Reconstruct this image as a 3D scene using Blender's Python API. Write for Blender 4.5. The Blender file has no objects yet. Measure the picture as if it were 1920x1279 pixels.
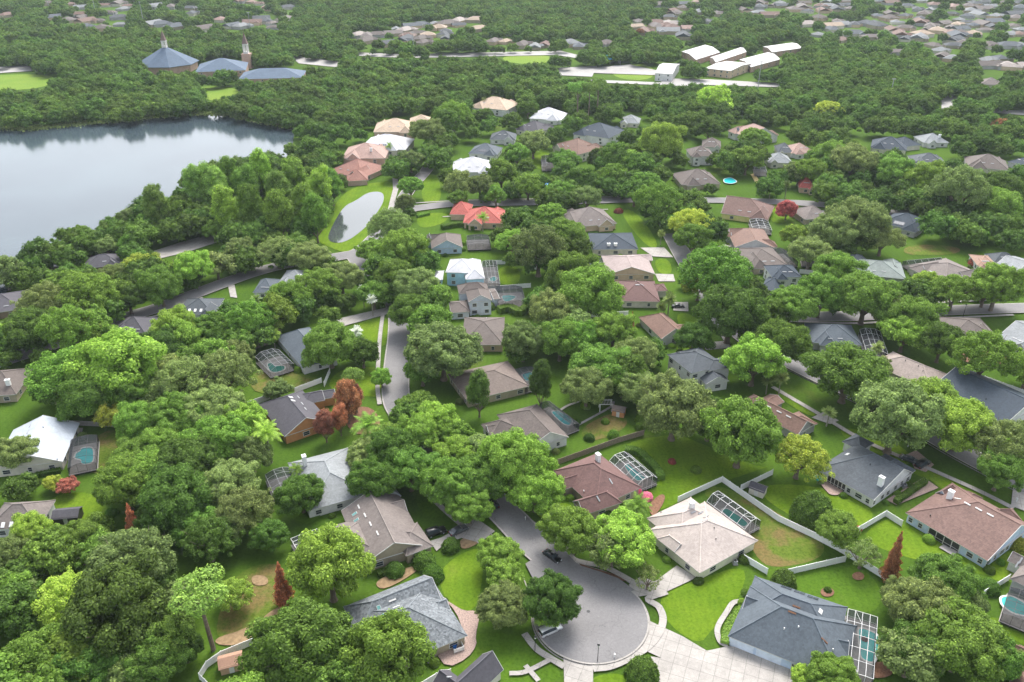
import bpy, bmesh, math, random
import numpy as np
from mathutils import Vector, Matrix
from mathutils.bvhtree import BVHTree
S = bpy.context.scene
COL = S.collection
R = math.radians
# ---------------------------------------------------------------- camera
H = 130.0                       # drone height in metres
PITCH = R(28.3)                 # looking down
F = 1560.0                      # focal length in pixels of a 1920 px wide picture
cd = bpy.data.cameras.new('camera'); cam = bpy.data.objects.new('camera', cd); COL.objects.link(cam)
cam.location = (0, 0, H); cam.rotation_euler = (math.pi/2 - PITCH, 0, 0)
cd.sensor_width = 36; cd.lens = 36*F/1920; cd.clip_start = 1; cd.clip_end = 20000
S.camera = cam
S.render.resolution_x = 1024; S.render.resolution_y = 682
# ---------------------------------------------------------------- sky, sun, exposure
SUN_EL, SUN_AZ = R(52), R(12)       # azimuth clockwise from the view direction (+Y)
w = bpy.data.worlds.new('World'); S.world = w; w.use_nodes = True
nt = w.node_tree; bg = nt.nodes['Background']
sky = nt.nodes.new('ShaderNodeTexSky'); sky.sky_type = 'NISHITA'; sky.sun_disc = False
sky.sun_elevation = SUN_EL; sky.sun_rotation = SUN_AZ
sky.air_density = 1.0; sky.dust_density = 3.0; sky.ozone_density = 1.0
hs = nt.nodes.new('ShaderNodeHueSaturation'); hs.inputs['Saturation'].default_value = 0.36
nt.links.new(sky.outputs[0], hs.inputs['Color']); nt.links.new(hs.outputs[0], bg.inputs[0]); bg.inputs[1].default_value = 0.15
sl = bpy.data.lights.new('sun', 'SUN'); sun = bpy.data.objects.new('sun', sl); COL.objects.link(sun)
sl.energy = 1.5; sl.angle = R(28); sl.color = (1, .96, .90)
sun.rotation_euler = (-(math.pi/2 - SUN_EL), 0, -SUN_AZ)
sun.location = (0, 100, 300)
S.view_settings.view_transform = 'Standard'; S.view_settings.look = 'None'
S.view_settings.exposure = 1.43; S.view_settings.gamma = 1
S.cycles.max_bounces = 8; S.cycles.diffuse_bounces = 5; S.cycles.transparent_max_bounces = 12
# ---------------------------------------------------------------- pixel <-> place
SP, CP = math.sin(PITCH), math.cos(PITCH)
def ray(u, v):
    x = (u-960)/F; y = (639.5-v)/F
    return Vector((x, CP + y*SP, -SP + y*CP))
def P(u, v, z=0.0):
    d = ray(u, v); t = (z-H)/d.z
    return Vector((d.x*t, d.y*t, z))
def proj(p):
    x, y, z = p[0], p[1], p[2]-H
    dep = y*CP - z*SP; up = y*SP + z*CP
    return 960 + F*x/dep, 639.5 - F*up/dep, dep
CROP = {'F': (0, 0, 1), 'R1': (620, 1060, 6.393), 'R2': (1340, 1060, 5.647), 'R3': (1190, 880, 5.33), 'R4': (1680, 880, 6.396),
 'R5': (540, 910, 6.393), 'R6': (1010, 830, 7.99), 'R7': (1520, 790, 7.104), 'R8': (880, 730, 8), 'S1': (0, 770, 7.99),
 'S2': (460, 700, 7.104), 'S3': (460, 590, 7.99), 'S4': (1220, 620, 5.647), 'S5': (1620, 630, 6.393), 'S6': (780, 470, 7.99),
 'S7': (1080, 420, 5.8125)}
def fp(k, x, y):
    a, b, s = CROP[k]; return (a+x/s, b+y/s)
def pts(k, *c): return [fp(k, c[i], c[i+1]) for i in range(0, len(c), 2)]
# ---------------------------------------------------------------- mesh helpers
def tag(o, label=None, cat=None, group=None, kind=None):
    if label: o['label'] = label
    if cat: o['category'] = cat
    if group: o['group'] = group
    if kind: o['kind'] = kind
    return o
def empty(name, loc=(0, 0, 0), rz=0, s=1):
    o = bpy.data.objects.new(name, None); COL.objects.link(o); o.location = loc; o.rotation_euler[2] = rz
    o.scale = (s, s, s) if not hasattr(s, '__len__') else s
    o.empty_display_size = .5
    return o
def obj(name, verts, faces, mats, parent=None, midx=None, smooth=False):
    me = bpy.data.meshes.new(name); me.from_pydata([tuple(v) for v in verts], [], faces)
    if not isinstance(mats, (list, tuple)): mats = [mats]
    for m in mats: me.materials.append(m)
    if midx is not None: me.polygons.foreach_set('material_index', midx)
    if smooth: me.polygons.foreach_set('use_smooth', [True]*len(faces))
    me.update()
    o = bpy.data.objects.new(name, me); COL.objects.link(o)
    if parent: o.parent = parent
    return o
def inst(name, me, parent=None, mat=None):
    o = bpy.data.objects.new(name, me); COL.objects.link(o)
    if parent: o.parent = parent
    if mat:
        o.material_slots[0].link = 'OBJECT'; o.material_slots[0].material = mat
    return o
class MB:
    def __init__(s): s.v = []; s.f = []; s.m = []
    def add(s, vs, fs, mi=0):
        n = len(s.v); s.v += [Vector(x) for x in vs]; s.f += [tuple(i+n for i in f) for f in fs]; s.m += [mi]*len(fs)
    def box(s, c, ux, uy, uz, mi=0):
        c = Vector(c); ux, uy, uz = Vector(ux), Vector(uy), Vector(uz)
        s.add([c+a*ux+b*uy+d*uz for d in (-1, 1) for b in (-1, 1) for a in (-1, 1)],
              [(0, 2, 3, 1), (4, 5, 7, 6), (0, 1, 5, 4), (2, 6, 7, 3), (0, 4, 6, 2), (1, 3, 7, 5)], mi)
    def bx(s, c, d, mi=0): s.box(c, (d[0]/2, 0, 0), (0, d[1]/2, 0), (0, 0, d[2]/2), mi)
    def bar(s, a, b, r, mi=0, n=4, r2=None):
        a, b = Vector(a), Vector(b); d = (b-a).normalized(); r2 = r if r2 is None else r2
        t = Vector((0, 0, 1)) if abs(d.z) < .9 else Vector((1, 0, 0))
        x = d.cross(t).normalized(); y = d.cross(x)
        vs = []
        for q, rr in ((a, r), (b, r2)):
            for i in range(n):
                an = 2*math.pi*(i+.5)/n; vs.append(q + (x*math.cos(an)+y*math.sin(an))*rr)
        fs = [(i, (i+1) % n, n+(i+1) % n, n+i) for i in range(n)] + [tuple(range(n))[::-1], tuple(range(n, 2*n))]
        s.add(vs, fs, mi)
    def prism(s, poly, z0, z1, mi=0):
        n = len(poly); a = sum(poly[i][0]*poly[(i+1) % n][1]-poly[(i+1) % n][0]*poly[i][1] for i in range(n))
        if a < 0: poly = poly[::-1]
        s.add([(p[0], p[1], z0) for p in poly]+[(p[0], p[1], z1) for p in poly],
              [(i, (i+1) % n, n+(i+1) % n, n+i) for i in range(n)] + [tuple(range(n-1, -1, -1)), tuple(range(n, 2*n))], mi)
    def build(s, name, mats, parent=None, smooth=False):
        return obj(name, s.v, s.f, mats, parent, s.m, smooth)
# ---------------------------------------------------------------- materials
MATS = {}
def nmat(name):
    m = bpy.data.materials.new(name); m.use_nodes = True
    n = m.node_tree.nodes; l = m.node_tree.links
    return m, n, l, n['Principled BSDF']
def ramp(n, l, fac, stops):
    r = n.new('ShaderNodeValToRGB'); e = r.color_ramp.elements
    while len(e) < len(stops): e.new(.5)
    for q, (p, c) in zip(e, stops): q.position = p; q.color = (*c, 1)
    l.new(fac, r.inputs[0]); return r.outputs[0]
def noise(n, l, scale, detail=4, coord='Object', rough=.6, vec=None):
    t = n.new('ShaderNodeTexNoise'); t.inputs['Scale'].default_value = scale; t.inputs['Detail'].default_value = detail
    t.inputs['Roughness'].default_value = rough
    if vec is None:
        if coord == 'World': vec = n.new('ShaderNodeNewGeometry').outputs['Position']
        else: vec = n.new('ShaderNodeTexCoord').outputs[coord]
    l.new(vec, t.inputs['Vector']); return t.outputs['Fac']
def mul(c, k): return tuple(min(1, x*k) for x in c)
def mixc(n, l, fac, a, b, mode='MIX'):
    x = n.new('ShaderNodeMix'); x.data_type = 'RGBA'; x.blend_type = mode
    for i, q in ((0, fac), (6, a), (7, b)):
        if hasattr(q, 'is_linked') or hasattr(q, 'links'): l.new(q, x.inputs[i])
        elif i == 0: x.inputs[0].default_value = q
        else: x.inputs[i].default_value = (*q, 1)
    return x.outputs[2]
def mottled(name, col, amp=.25, scale=1.5, rough=.85, spec=.2, bump=0, big=.08, coord='World', fine=None, joints=None, cracks=None):
    """plain procedural surface: fine grain + broad weathering"""
    if name in MATS: return MATS[name]
    m, n, l, b = nmat(name)
    a = ramp(n, l, noise(n, l, scale, 5, coord), [(.3, mul(col, 1-amp)), (.7, mul(col, 1+amp))])
    q = ramp(n, l, noise(n, l, big, 4, coord), [(.35, (.82, .82, .82)), (.65, (1, 1, 1))])
    c = mixc(n, l, 1.0, a, q, 'MULTIPLY')
    if fine:
        f = ramp(n, l, noise(n, l, fine[0], 2, coord), [(.4, (1-fine[1],)*3), (.6, (1, 1, 1))])
        c = mixc(n, l, 1.0, c, f, 'MULTIPLY')
    if joints:      # cast slabs with joints
        mp = n.new('ShaderNodeMapping'); mp.inputs['Rotation'].default_value = (0, 0, R(joints[1])); l.new(n.new('ShaderNodeNewGeometry').outputs['Position'], mp.inputs[0])
        bt = n.new('ShaderNodeTexBrick'); bt.offset = 0; bt.inputs['Scale'].default_value = 1; bt.inputs['Brick Width'].default_value = joints[0]; bt.inputs['Row Height'].default_value = joints[0]; bt.inputs['Mortar Size'].default_value = .05
        bt.inputs['Color1'].default_value = (1, 1, 1, 1); bt.inputs['Color2'].default_value = (.93, .93, .93, 1); bt.inputs['Mortar'].default_value = (.62, .62, .62, 1); l.new(mp.outputs[0], bt.inputs['Vector']); c = mixc(n, l, 1.0, c, bt.outputs['Color'], 'MULTIPLY')
    if cracks:      # hairline cracks, sealed patches and oil marks
        vo = n.new('ShaderNodeTexVoronoi'); vo.feature = 'DISTANCE_TO_EDGE'; vo.inputs['Scale'].default_value = .16
        ad = n.new('ShaderNodeVectorMath'); ad.operation = 'ADD'; nz = n.new('ShaderNodeTexNoise'); nz.inputs['Scale'].default_value = .5; gp = n.new('ShaderNodeNewGeometry').outputs['Position']; l.new(gp, nz.inputs['Vector'])
        sc = n.new('ShaderNodeVectorMath'); sc.operation = 'SCALE'; sc.inputs['Scale'].default_value = 3; l.new(nz.outputs['Color'], sc.inputs[0]); l.new(gp, ad.inputs[0]); l.new(sc.outputs[0], ad.inputs[1]); l.new(ad.outputs[0], vo.inputs['Vector'])
        cr = ramp(n, l, vo.outputs['Distance'], [(0, (.70, .70, .70)), (.012, (1, 1, 1))]); c = mixc(n, l, .8, c, cr, 'MULTIPLY')
        oil = ramp(n, l, noise(n, l, .33, 3, 'World', .7), [(.24, (.72, .72, .72)), (.34, (1, 1, 1)), (.66, (1, 1, 1)), (.76, (1.12, 1.12, 1.10))]); c = mixc(n, l, 1.0, c, oil, 'MULTIPLY')
    l.new(c, b.inputs['Base Color']); b.inputs['Roughness'].default_value = rough; b.inputs['Specular IOR Level'].default_value = spec
    if bump:
        bp = n.new('ShaderNodeBump'); bp.inputs['Strength'].default_value = bump; bp.inputs['Distance'].default_value = .05
        l.new(noise(n, l, scale*3, 4, coord), bp.inputs['Height']); l.new(bp.outputs[0], b.inputs['Normal'])
    MATS[name] = m; return m
def shingle(name, col, amp=.22):
    if name in MATS: return MATS[name]
    m, n, l, b = nmat('shingle_'+name)
    geo = n.new('ShaderNodeNewGeometry').outputs['Position']
    br = n.new('ShaderNodeTexVoronoi'); br.inputs['Scale'].default_value = 2.6; l.new(geo, br.inputs['Vector'])
    sep = n.new('ShaderNodeSeparateColor'); l.new(br.outputs['Color'], sep.inputs[0])
    a = ramp(n, l, sep.outputs[0], [(0, mul(col, 1-amp)), (1, mul(col, 1+amp))])
    q = ramp(n, l, noise(n, l, .22, 5, 'World'), [(.3, (.82, .82, .83)), (.55, (.97, .97, .97)), (.7, (1.0, 1.0, 1.0))])
    c = mixc(n, l, 1.0, a, q, 'MULTIPLY')
    # streaks of weathering that run down the slope, courses that follow the height
    mp = n.new('ShaderNodeMapping'); mp.inputs['Scale'].default_value = (.9, .9, .12); l.new(geo, mp.inputs['Vector'])
    st = ramp(n, l, noise(n, l, 1.1, 3, vec=mp.outputs[0]), [(.35, (.8, .8, .8)), (.6, (1, 1, 1))])
    c = mixc(n, l, .45, c, st, 'MULTIPLY')
    wv = n.new('ShaderNodeTexWave'); wv.bands_direction = 'Z'; wv.inputs['Scale'].default_value = 2.2; wv.inputs['Distortion'].default_value = .6
    l.new(geo, wv.inputs['Vector'])
    cs = ramp(n, l, wv.outputs['Fac'], [(.0, (.86, .86, .86)), (.4, (1, 1, 1))]); c = mixc(n, l, .6, c, cs, 'MULTIPLY')
    l.new(c, b.inputs['Base Color']); b.inputs['Roughness'].default_value = .8; b.inputs['Specular IOR Level'].default_value = .3
    MATS[name] = m; return m
def foliage(name, c1, c2, rnd=.30):
    m = bpy.data.materials.new('foliage_'+name); m.use_nodes = True; n = m.node_tree.nodes; l = m.node_tree.links
    n.clear(); out = n.new('ShaderNodeOutputMaterial')
    oi = n.new('ShaderNodeObjectInfo'); geo = n.new('ShaderNodeNewGeometry')
    t = noise(n, l, .55, 3, 'World')
    base = ramp(n, l, t, [(.3, mul(c1, 2.1)), (.7, mul(c2, 2.0))])
    isl = ramp(n, l, geo.outputs['Random Per Island'], [(0, (.50, .54, .50)), (.5, (.92, .92, .88)), (.9, (1.25, 1.2, 1.0)), (1, (1.9, 1.75, 1.3))])
    c = mixc(n, l, 1.0, base, isl, 'MULTIPLY')
    h = n.new('ShaderNodeHueSaturation'); h.inputs['Saturation'].default_value = .9; l.new(c, h.inputs['Color'])
    def mr(sock, lo, hi, src):
        q = n.new('ShaderNodeMapRange'); l.new(src, q.inputs[0]); q.inputs[3].default_value = lo; q.inputs[4].default_value = hi; l.new(q.outputs[0], h.inputs[sock])
    mr('Value', 1-rnd, 1+rnd, oi.outputs['Random'])
    wn = n.new('ShaderNodeTexWhiteNoise'); wn.noise_dimensions = '1D'; l.new(oi.outputs['Random'], wn.inputs['W'])
    mr('Hue', .478, .506, wn.outputs['Value'])
    d = n.new('ShaderNodeBsdfDiffuse'); tr = n.new('ShaderNodeBsdfTranslucent'); mx = n.new('ShaderNodeMixShader'); mx.inputs[0].default_value = .36
    l.new(h.outputs[0], d.inputs[0]); l.new(h.outputs[0], tr.inputs[0]); l.new(d.outputs[0], mx.inputs[1]); l.new(tr.outputs[0], mx.inputs[2])
    gl = n.new('ShaderNodeBsdfGlossy'); gl.inputs['Roughness'].default_value = .55; gl.inputs[0].default_value = (.5, .6, .4, 1)
    m2 = n.new('ShaderNodeMixShader'); m2.inputs[0].default_value = .03
    l.new(mx.outputs[0], m2.inputs[1]); l.new(gl.outputs[0], m2.inputs[2]); l.new(m2.outputs[0], out.inputs[0])
    return m
FOL = {
 'd': foliage('deep', (.028, .064, .004), (.054, .118, .008)),
 'm': foliage('mid', (.048, .112, .005), (.088, .182, .011)),
 'b': foliage('bright', (.080, .160, .006), (.130, .238, .013)),
 'y': foliage('yellowish', (.130, .185, .008), (.250, .285, .014)),
 'g': foliage('greyish', (.072, .112, .024), (.128, .182, .046)),
 'l': foliage('lime', (.120, .220, .009), (.180, .300, .018)),
 'r': foliage('rust', (.17, .055, .020), (.30, .125, .045)),
 'v': foliage('crimson', (.13, .035, .025), (.26, .075, .05)),
 'k': foliage('pink', (.45, .10, .16), (.62, .18, .25)),
 's': foliage('silver', (.33, .40, .36), (.50, .56, .50)),
 'n': foliage('needle', (.060, .135, .014), (.120, .220, .026)),
}
COLW = {'d': 'deep green', 'm': 'mid green', 'b': 'bright green', 'y': 'yellowish green', 'g': 'greyish green', 'l': 'lime green', 'r': 'rust red', 'v': 'crimson', 'k': 'pink', 's': 'silvery', 'n': 'soft green'}
M_bark = mottled('bark', (.19, .15, .115), .35, 6, coord='Object')
M_barkp = mottled('palm_bark', (.30, .27, .22), .3, 6, coord='Object')
M_asph = mottled('asphalt', (.225, .218, .218), .10, 2.2, .9, .2, 0, .09, fine=(9, .12), cracks=1)
M_conc = mottled('concrete', (.40, .375, .345), .10, 1.3, .85, .2, 0, .22, fine=(6, .12), joints=(2.6, 22))
M_white = mottled('white_vinyl', (.86, .86, .85), .04, 2, .5, .4)
M_trim = mottled('white_trim', (.62, .61, .585), .06, 3, .6, .3)
M_deck = mottled('pool_deck', (.33, .31, .29), .12, 2, .8, .2)
M_paver = mottled('pavers', (.38, .28, .24), .32, 3.2, .85, .2, fine=(5, .2))
M_mulch = mottled('mulch', (.20, .11, .07), .35, 2.5, .95, .1)
M_sand = mottled('sandy_soil', (.30, .21, .12), .3, 1.2, .95, .1)
M_wood = mottled('weathered_wood', (.27, .22, .17), .3, 3, .9, .1)
M_brick = mottled('red_brick', (.34, .14, .09), .25, 4, .85, .2)
M_black = mottled('black_paint', (.012, .012, .014), .1, 3, .25, .6)
M_metal = mottled('grey_metal', (.35, .36, .37), .08, 3, .45, .5)
M_tyre = mottled('rubber', (.02, .02, .02), .1, 3, .9, .2)
def glassy(name, col, rough=.08):
    m, n, l, b = nmat(name); b.inputs['Base Color'].default_value = (*col, 1); b.inputs['Roughness'].default_value = rough
    b.inputs['Specular IOR Level'].default_value = .7; MATS[name] = m
    l.new(ramp(n, l, noise(n, l, .7, 2, 'World'), [(.3, mul(col, .7)), (.7, mul(col, 1.3))]), b.inputs['Base Color']); return m
M_glass = glassy('window_glass', (.035, .045, .055))
M_sky = glassy('skylight_glass', (.10, .26, .24))
M_skyw = glassy('skylight_dome', (.75, .76, .76), .3)
M_solar = glassy('solar_panel', (.055, .065, .085), .25)
def screen():
    m = bpy.data.materials.new('insect_screen'); m.use_nodes = True; n = m.node_tree.nodes; l = m.node_tree.links; n.clear()
    out = n.new('ShaderNodeOutputMaterial'); t = n.new('ShaderNodeBsdfTransparent'); d = n.new('ShaderNodeBsdfDiffuse'); mx = n.new('ShaderNodeMixShader')
    d.inputs[0].default_value = (.045, .05, .055, 1)
    l.new(ramp(n, l, noise(n, l, .35, 3, 'World'), [(.35, (.46, .46, .46)), (.65, (.62, .62, .62))]), mx.inputs[0])
    l.new(t.outputs[0], mx.inputs[1]); l.new(d.outputs[0], mx.inputs[2]); l.new(mx.outputs[0], out.inputs[0]); return m
M_screen = screen()
def water(name, col, col2, rough, bump, scale, ior=1.33):
    m, n, l, b = nmat(name); b.inputs['Roughness'].default_value = rough; b.inputs['IOR'].default_value = ior
    l.new(ramp(n, l, noise(n, l, .02, 3, 'World'), [(.35, col), (.65, col2)]), b.inputs['Base Color'])
    bp = n.new('ShaderNodeBump'); bp.inputs['Strength'].default_value = bump; bp.inputs['Distance'].default_value = .06
    mp = n.new('ShaderNodeMapping'); mp.inputs['Scale'].default_value = (1, 2.2, 1); l.new(n.new('ShaderNodeNewGeometry').outputs['Position'], mp.inputs[0])
    l.new(noise(n, l, scale, 4, vec=mp.outputs[0]), bp.inputs['Height']); l.new(bp.outputs[0], b.inputs['Normal']); return m
M_lake = water('lake_water', (.038, .055, .068), (.052, .075, .088), .12, .22, .5, 1.42)
M_pond = water('pond_water', (.05, .06, .06), (.07, .08, .08), .05, .05, .4, 1.6)
def lawnmat(name, stops, sc=.06):
    m, n, l, b = nmat(name)
    a = ramp(n, l, noise(n, l, sc, 6, 'World', .65), stops)
    f = ramp(n, l, noise(n, l, 1.6, 4, 'World', .7), [(.28, (.58, .64, .52)), (.5, (.95, .95, .92)), (.72, (1.2, 1.16, 1.15))])
    # faint mowing stripes
    wv = n.new('ShaderNodeTexWave'); wv.inputs['Scale'].default_value = .16; wv.inputs['Distortion'].default_value = 2.5; wv.inputs['Detail'].default_value = 2
    l.new(n.new('ShaderNodeNewGeometry').outputs['Position'], wv.inputs['Vector'])
    s = ramp(n, l, wv.outputs['Fac'], [(0, (.93, .93, .93)), (1, (1, 1, 1))])
    c = mixc(n, l, 1.0, mixc(n, l, 1.0, a, f, 'MULTIPLY'), s, 'MULTIPLY')
    l.new(c, b.inputs['Base Color']); b.inputs['Roughness'].default_value = 1; b.inputs['Specular IOR Level'].default_value = .05
    return m
M_ground = lawnmat('rough_grass', [(.25, (.040, .080, .012)), (.42, (.055, .110, .013)), (.6, (.070, .130, .015)), (.78, (.110, .115, .035))], .03)
M_lawn = lawnmat('mown_lawn', [(.2, (.070, .130, .010)), (.42, (.095, .170, .012)), (.62, (.125, .200, .016)), (.78, (.165, .195, .035)), (.92, (.19, .17, .06))], .09)
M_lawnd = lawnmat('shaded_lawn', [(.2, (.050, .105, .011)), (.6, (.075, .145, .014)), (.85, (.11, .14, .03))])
M_lawnb = lawnmat('patchy_lawn', [(.3, (.075, .125, .016)), (.46, (.105, .150, .024)), (.56, (.150, .130, .045)), (.75, (.19, .12, .06))], .1)
M_field = lawnmat('field_grass', [(.3, (.12, .21, .03)), (.6, (.17, .25, .04)), (.85, (.20, .21, .06))], .02)
# ================================================================= the setting
OPEN = []      # picture areas known to be open (no filler tree in front of them)
ZS = [0.02]
def sheet(name, poly, mat, k='F', open_=True, smooth=0, kind='structure'):
    pp = pts(k, *poly)
    if open_: OPEN.append(pp)
    q = [P(u, v) for u, v in pp]
    for _ in range(smooth):        # corner cutting, for shores and lawns
        q = [x for i in range(len(q)) for x in (q[i]*.75+q[(i+1) % len(q)]*.25, q[i]*.25+q[(i+1) % len(q)]*.75)]
    z = ZS[0]; ZS[0] += .004
    return tag(obj(name, [(a.x, a.y, z) for a in q], [tuple(range(len(q)))], mat), kind=kind)
def spline(c, n=5):
    p = [Vector((x[0], x[1], 0)) for x in c]; p = [p[0]*2-p[1]] + p + [p[-1]*2-p[-2]]; o = []
    for i in range(1, len(p)-2):
        for j in range(n):
            t = j/n; a, b, cc, d = p[i-1], p[i], p[i+1], p[i+2]
            o.append(.5*((2*b)+(cc-a)*t+(2*a-5*b+4*cc-d)*t*t+(3*b-a-3*cc+d)*t**3))
    return o+[p[-2]]
def offs(c, w):
    o = []
    for i, a in enumerate(c):
        t = (c[min(i+1, len(c)-1)]-c[max(i-1, 0)]); t.z = 0; t.normalize(); o.append(a + Vector((-t.y, t.x, 0))*w)
    return o
def ribbon(name, px, width, mat, k='F', open_=False, curb=None):
    c = spline([P(u, v) for u, v in pts(k, *px)])
    l, r = offs(c, width/2), offs(c, -width/2); z = ZS[0]; ZS[0] += .004; n = len(c)
    o = obj(name, [(a.x, a.y, z) for a in l+r], [(i, i+1, n+i+1, n+i) for i in range(n-1)], mat)
    if open_: OPEN.append([proj(a)[:2] for a in l]+[proj(a)[:2] for a in r[::-1]])
    return tag(o, kind='structure')
def kerb(c, side_z=.11, w=.24):
    """raised kerb along world points c"""
    a, b = offs(c, w/2), offs(c, -w/2); n = len(c); vs = []; fs = []
    for q in (a, b):
        for z in (0.01, side_z): vs += [(p.x, p.y, z) for p in q]
    fs += [(n+i, n+i+1, 3*n+i+1, 3*n+i) for i in range(n-1)] + [(i, i+1, n+i+1, n+i) for i in range(n-1)] + [(2*n+i, 2*n+i+1, 3*n+i+1, 3*n+i) for i in range(n-1)]
    return tag(obj('kerb', vs, fs, M_conc), kind='structure')
g = [(-9000, -300, 0), (9000, -300, 0), (9000, 14000, 0), (-9000, 14000, 0)]
tag(obj('ground', g, [(0, 1, 2, 3)], M_ground), kind='structure')
# lawns ------------------------------------------------------------------------------------------
LAWNS = [
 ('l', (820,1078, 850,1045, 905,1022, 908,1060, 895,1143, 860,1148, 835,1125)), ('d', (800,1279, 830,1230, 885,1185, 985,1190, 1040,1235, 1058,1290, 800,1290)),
 ('l', (1150,835, 1260,812, 1300,825, 1420,878, 1452,872, 1330,912, 1215,970, 1200,930, 1240,905, 1235,880)),
 ('b', (1308,926, 1355,905, 1545,1010, 1545,1048, 1450,1068, 1415,1045, 1380,960)), ('l', (1235,1112, 1300,1090, 1405,1055, 1385,1130, 1335,1180, 1310,1212, 1245,1165)),
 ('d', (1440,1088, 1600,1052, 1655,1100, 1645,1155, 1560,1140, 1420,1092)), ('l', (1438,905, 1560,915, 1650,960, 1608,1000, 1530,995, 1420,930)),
 ('l', (1612,1005, 1665,968, 1700,985, 1860,1062, 1880,1085, 1780,1065, 1660,1035)), ('l', (1560,800, 1640,810, 1712,850, 1700,880, 1620,850)),
 ('l', (1700,885, 1725,870, 1900,950, 1880,965, 1760,905)), ('l', (1846,1062, 1920,1018, 1960,1060, 1870,1100)), ('l', (1850,1150, 1960,1190, 1960,1230, 1860,1180)),
 ('b', (400,1180, 440,1070, 530,1050, 545,1120, 480,1175, 420,1205)), ('l', (90,932, 165,918, 215,960, 160,1000, 110,960)), ('b', (130,870, 200,800, 240,820, 210,900)),
 ('l', (605,730, 640,688, 735,690, 735,745, 690,745)), ('l', (655,610, 735,588, 733,645, 700,652)), ('l', (1262,588, 1300,588, 1345,640, 1290,640)),
 ('b', (1085,802, 1160,768, 1185,800, 1100,835)), ('l', (932,500, 974,498, 976,535, 934,535)), ('l', (1225,486, 1255,485, 1262,515, 1235,515)),
 ('l', (1158,395, 1190,392, 1240,462, 1215,468)), ('l', (795,330, 822,325, 830,383, 788,382)), ('l', (990,285, 1030,275, 1035,322, 1000,315)),
 ('f', (-60,142, 112,138, 88,168, -60,170)), ('f', (372,160, 452,166, 440,181, 402,192, 382,182)), ('f', (1143,122, 1225,120, 1227,152, 1150,148)), ('f', (935,105, 1035,102, 1032,120, 955,120)),
 ('l', (780,402, 842,398, 838,418, 785,432)), ('d', (1610,462, 1700,488, 1710,505, 1650,500)), ('l', (1440,378, 1482,378, 1482,418, 1442,420)), ('b', (470,690, 600,705, 590,728, 470,745)),
 ('d', (48,770, 150,763, 160,786, 44,792)), ('d', (760,905, 830,900, 850,960, 800,980)), ('l', (1275,620, 1370,655, 1345,690, 1260,660)), ('d', (1700,655, 1800,690, 1790,720, 1690,665)),
 ('b', (1700,458, 1800,462, 1800,478, 1690,480)), ('l', (1455,725, 1535,775, 1520,785, 1450,740)), ('l', (1730,890, 1780,905, 1830,935, 1780,930)), ('d', (1000,670, 1110,665, 1110,690, 1010,690)),
 ('l', (585,445, 628,412, 625,385, 660,350, 735,338, 742,352, 730,405, 700,452, 655,478, 610,462)), ('l', (1240,1215, 1330,1265, 1335,1279, 1230,1225)), ('l', (1110,1268, 1170,1262, 1180,1290, 1112,1290)),
 ('l', (1590,740, 1650,700, 1720,720, 1640,760)), ('l', (1000,950, 1075,940, 1080,985, 1010,975)), ('d', (1125,1245, 1170,1235, 1178,1243, 1120,1256)), ('l', (905,1010, 925,1018, 940,1045, 912,1030)), ('d', (540,960, 620,930, 600,975, 560,990)),
]
lm = {'l': M_lawn, 'd': M_lawnd, 'b': M_lawnb, 'f': M_field}
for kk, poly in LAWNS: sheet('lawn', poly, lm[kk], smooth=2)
for p in [(395,1200, 470,1178, 530,1130, 545,1165, 500,1200, 420,1215), (470,1080, 500,1080, 505,1098, 475,1100), (860,1010, 905,1005, 902,1018, 865,1035), (700,1095, 730,1078, 780,1060, 790,1068, 720,1110)]: sheet('mulch_bed', p, M_sand, open_=False, smooth=2)
for p in [(1536,1108, 1552,1100, 1566,1110, 1560,1120, 1542,1120), (1596,1078, 1610,1072, 1622,1080, 1616,1090, 1600,1088), (1050,1045, 1120,1070, 1185,1085, 1180,1094, 1110,1080, 1045,1060),
          (1213,950, 1240,925, 1250,935, 1225,975), (1790,655, 1900,650, 1880,690, 1800,680), (1620,1245, 1680,1240, 1672,1275, 1600,1270), (640,770, 700,760, 720,810, 660,820)]: sheet('mulch_bed', p, M_mulch, open_=False, smooth=2)
# water -------------------------------------------------------------------------------------------
sheet('lake', (-500,262, -60,240, 60,238, 140,232, 200,228, 250,215, 330,212, 400,209, 450,215, 500,228, 545,235, 553,250, 545,290, 500,330, 420,375, 330,420, 250,445, 190,470, 120,500, 60,515, 0,560, -200,650, -900,900), M_lake, open_=False, smooth=2)
OPEN.append([(0, 244), (130, 236), (240, 228), (390, 214), (545, 242), (550, 255), (520, 286), (470, 292), (430, 298), (350, 318), (330, 350), (225, 392), (140, 420), (100, 442), (0, 478)])
sheet('pond', (645,387, 668,377, 690,361, 718,360, 721,377, 706,402, 684,430, 645,458, 612,454, 622,425), M_pond, smooth=2)
sheet('path', (736,335, 746,337, 748,352, 734,402, 724,406, 737,355), M_conc)
sheet('path', (275,476, 330,458, 380,444, 425,441, 418,452, 350,474, 290,488), M_conc)
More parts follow.
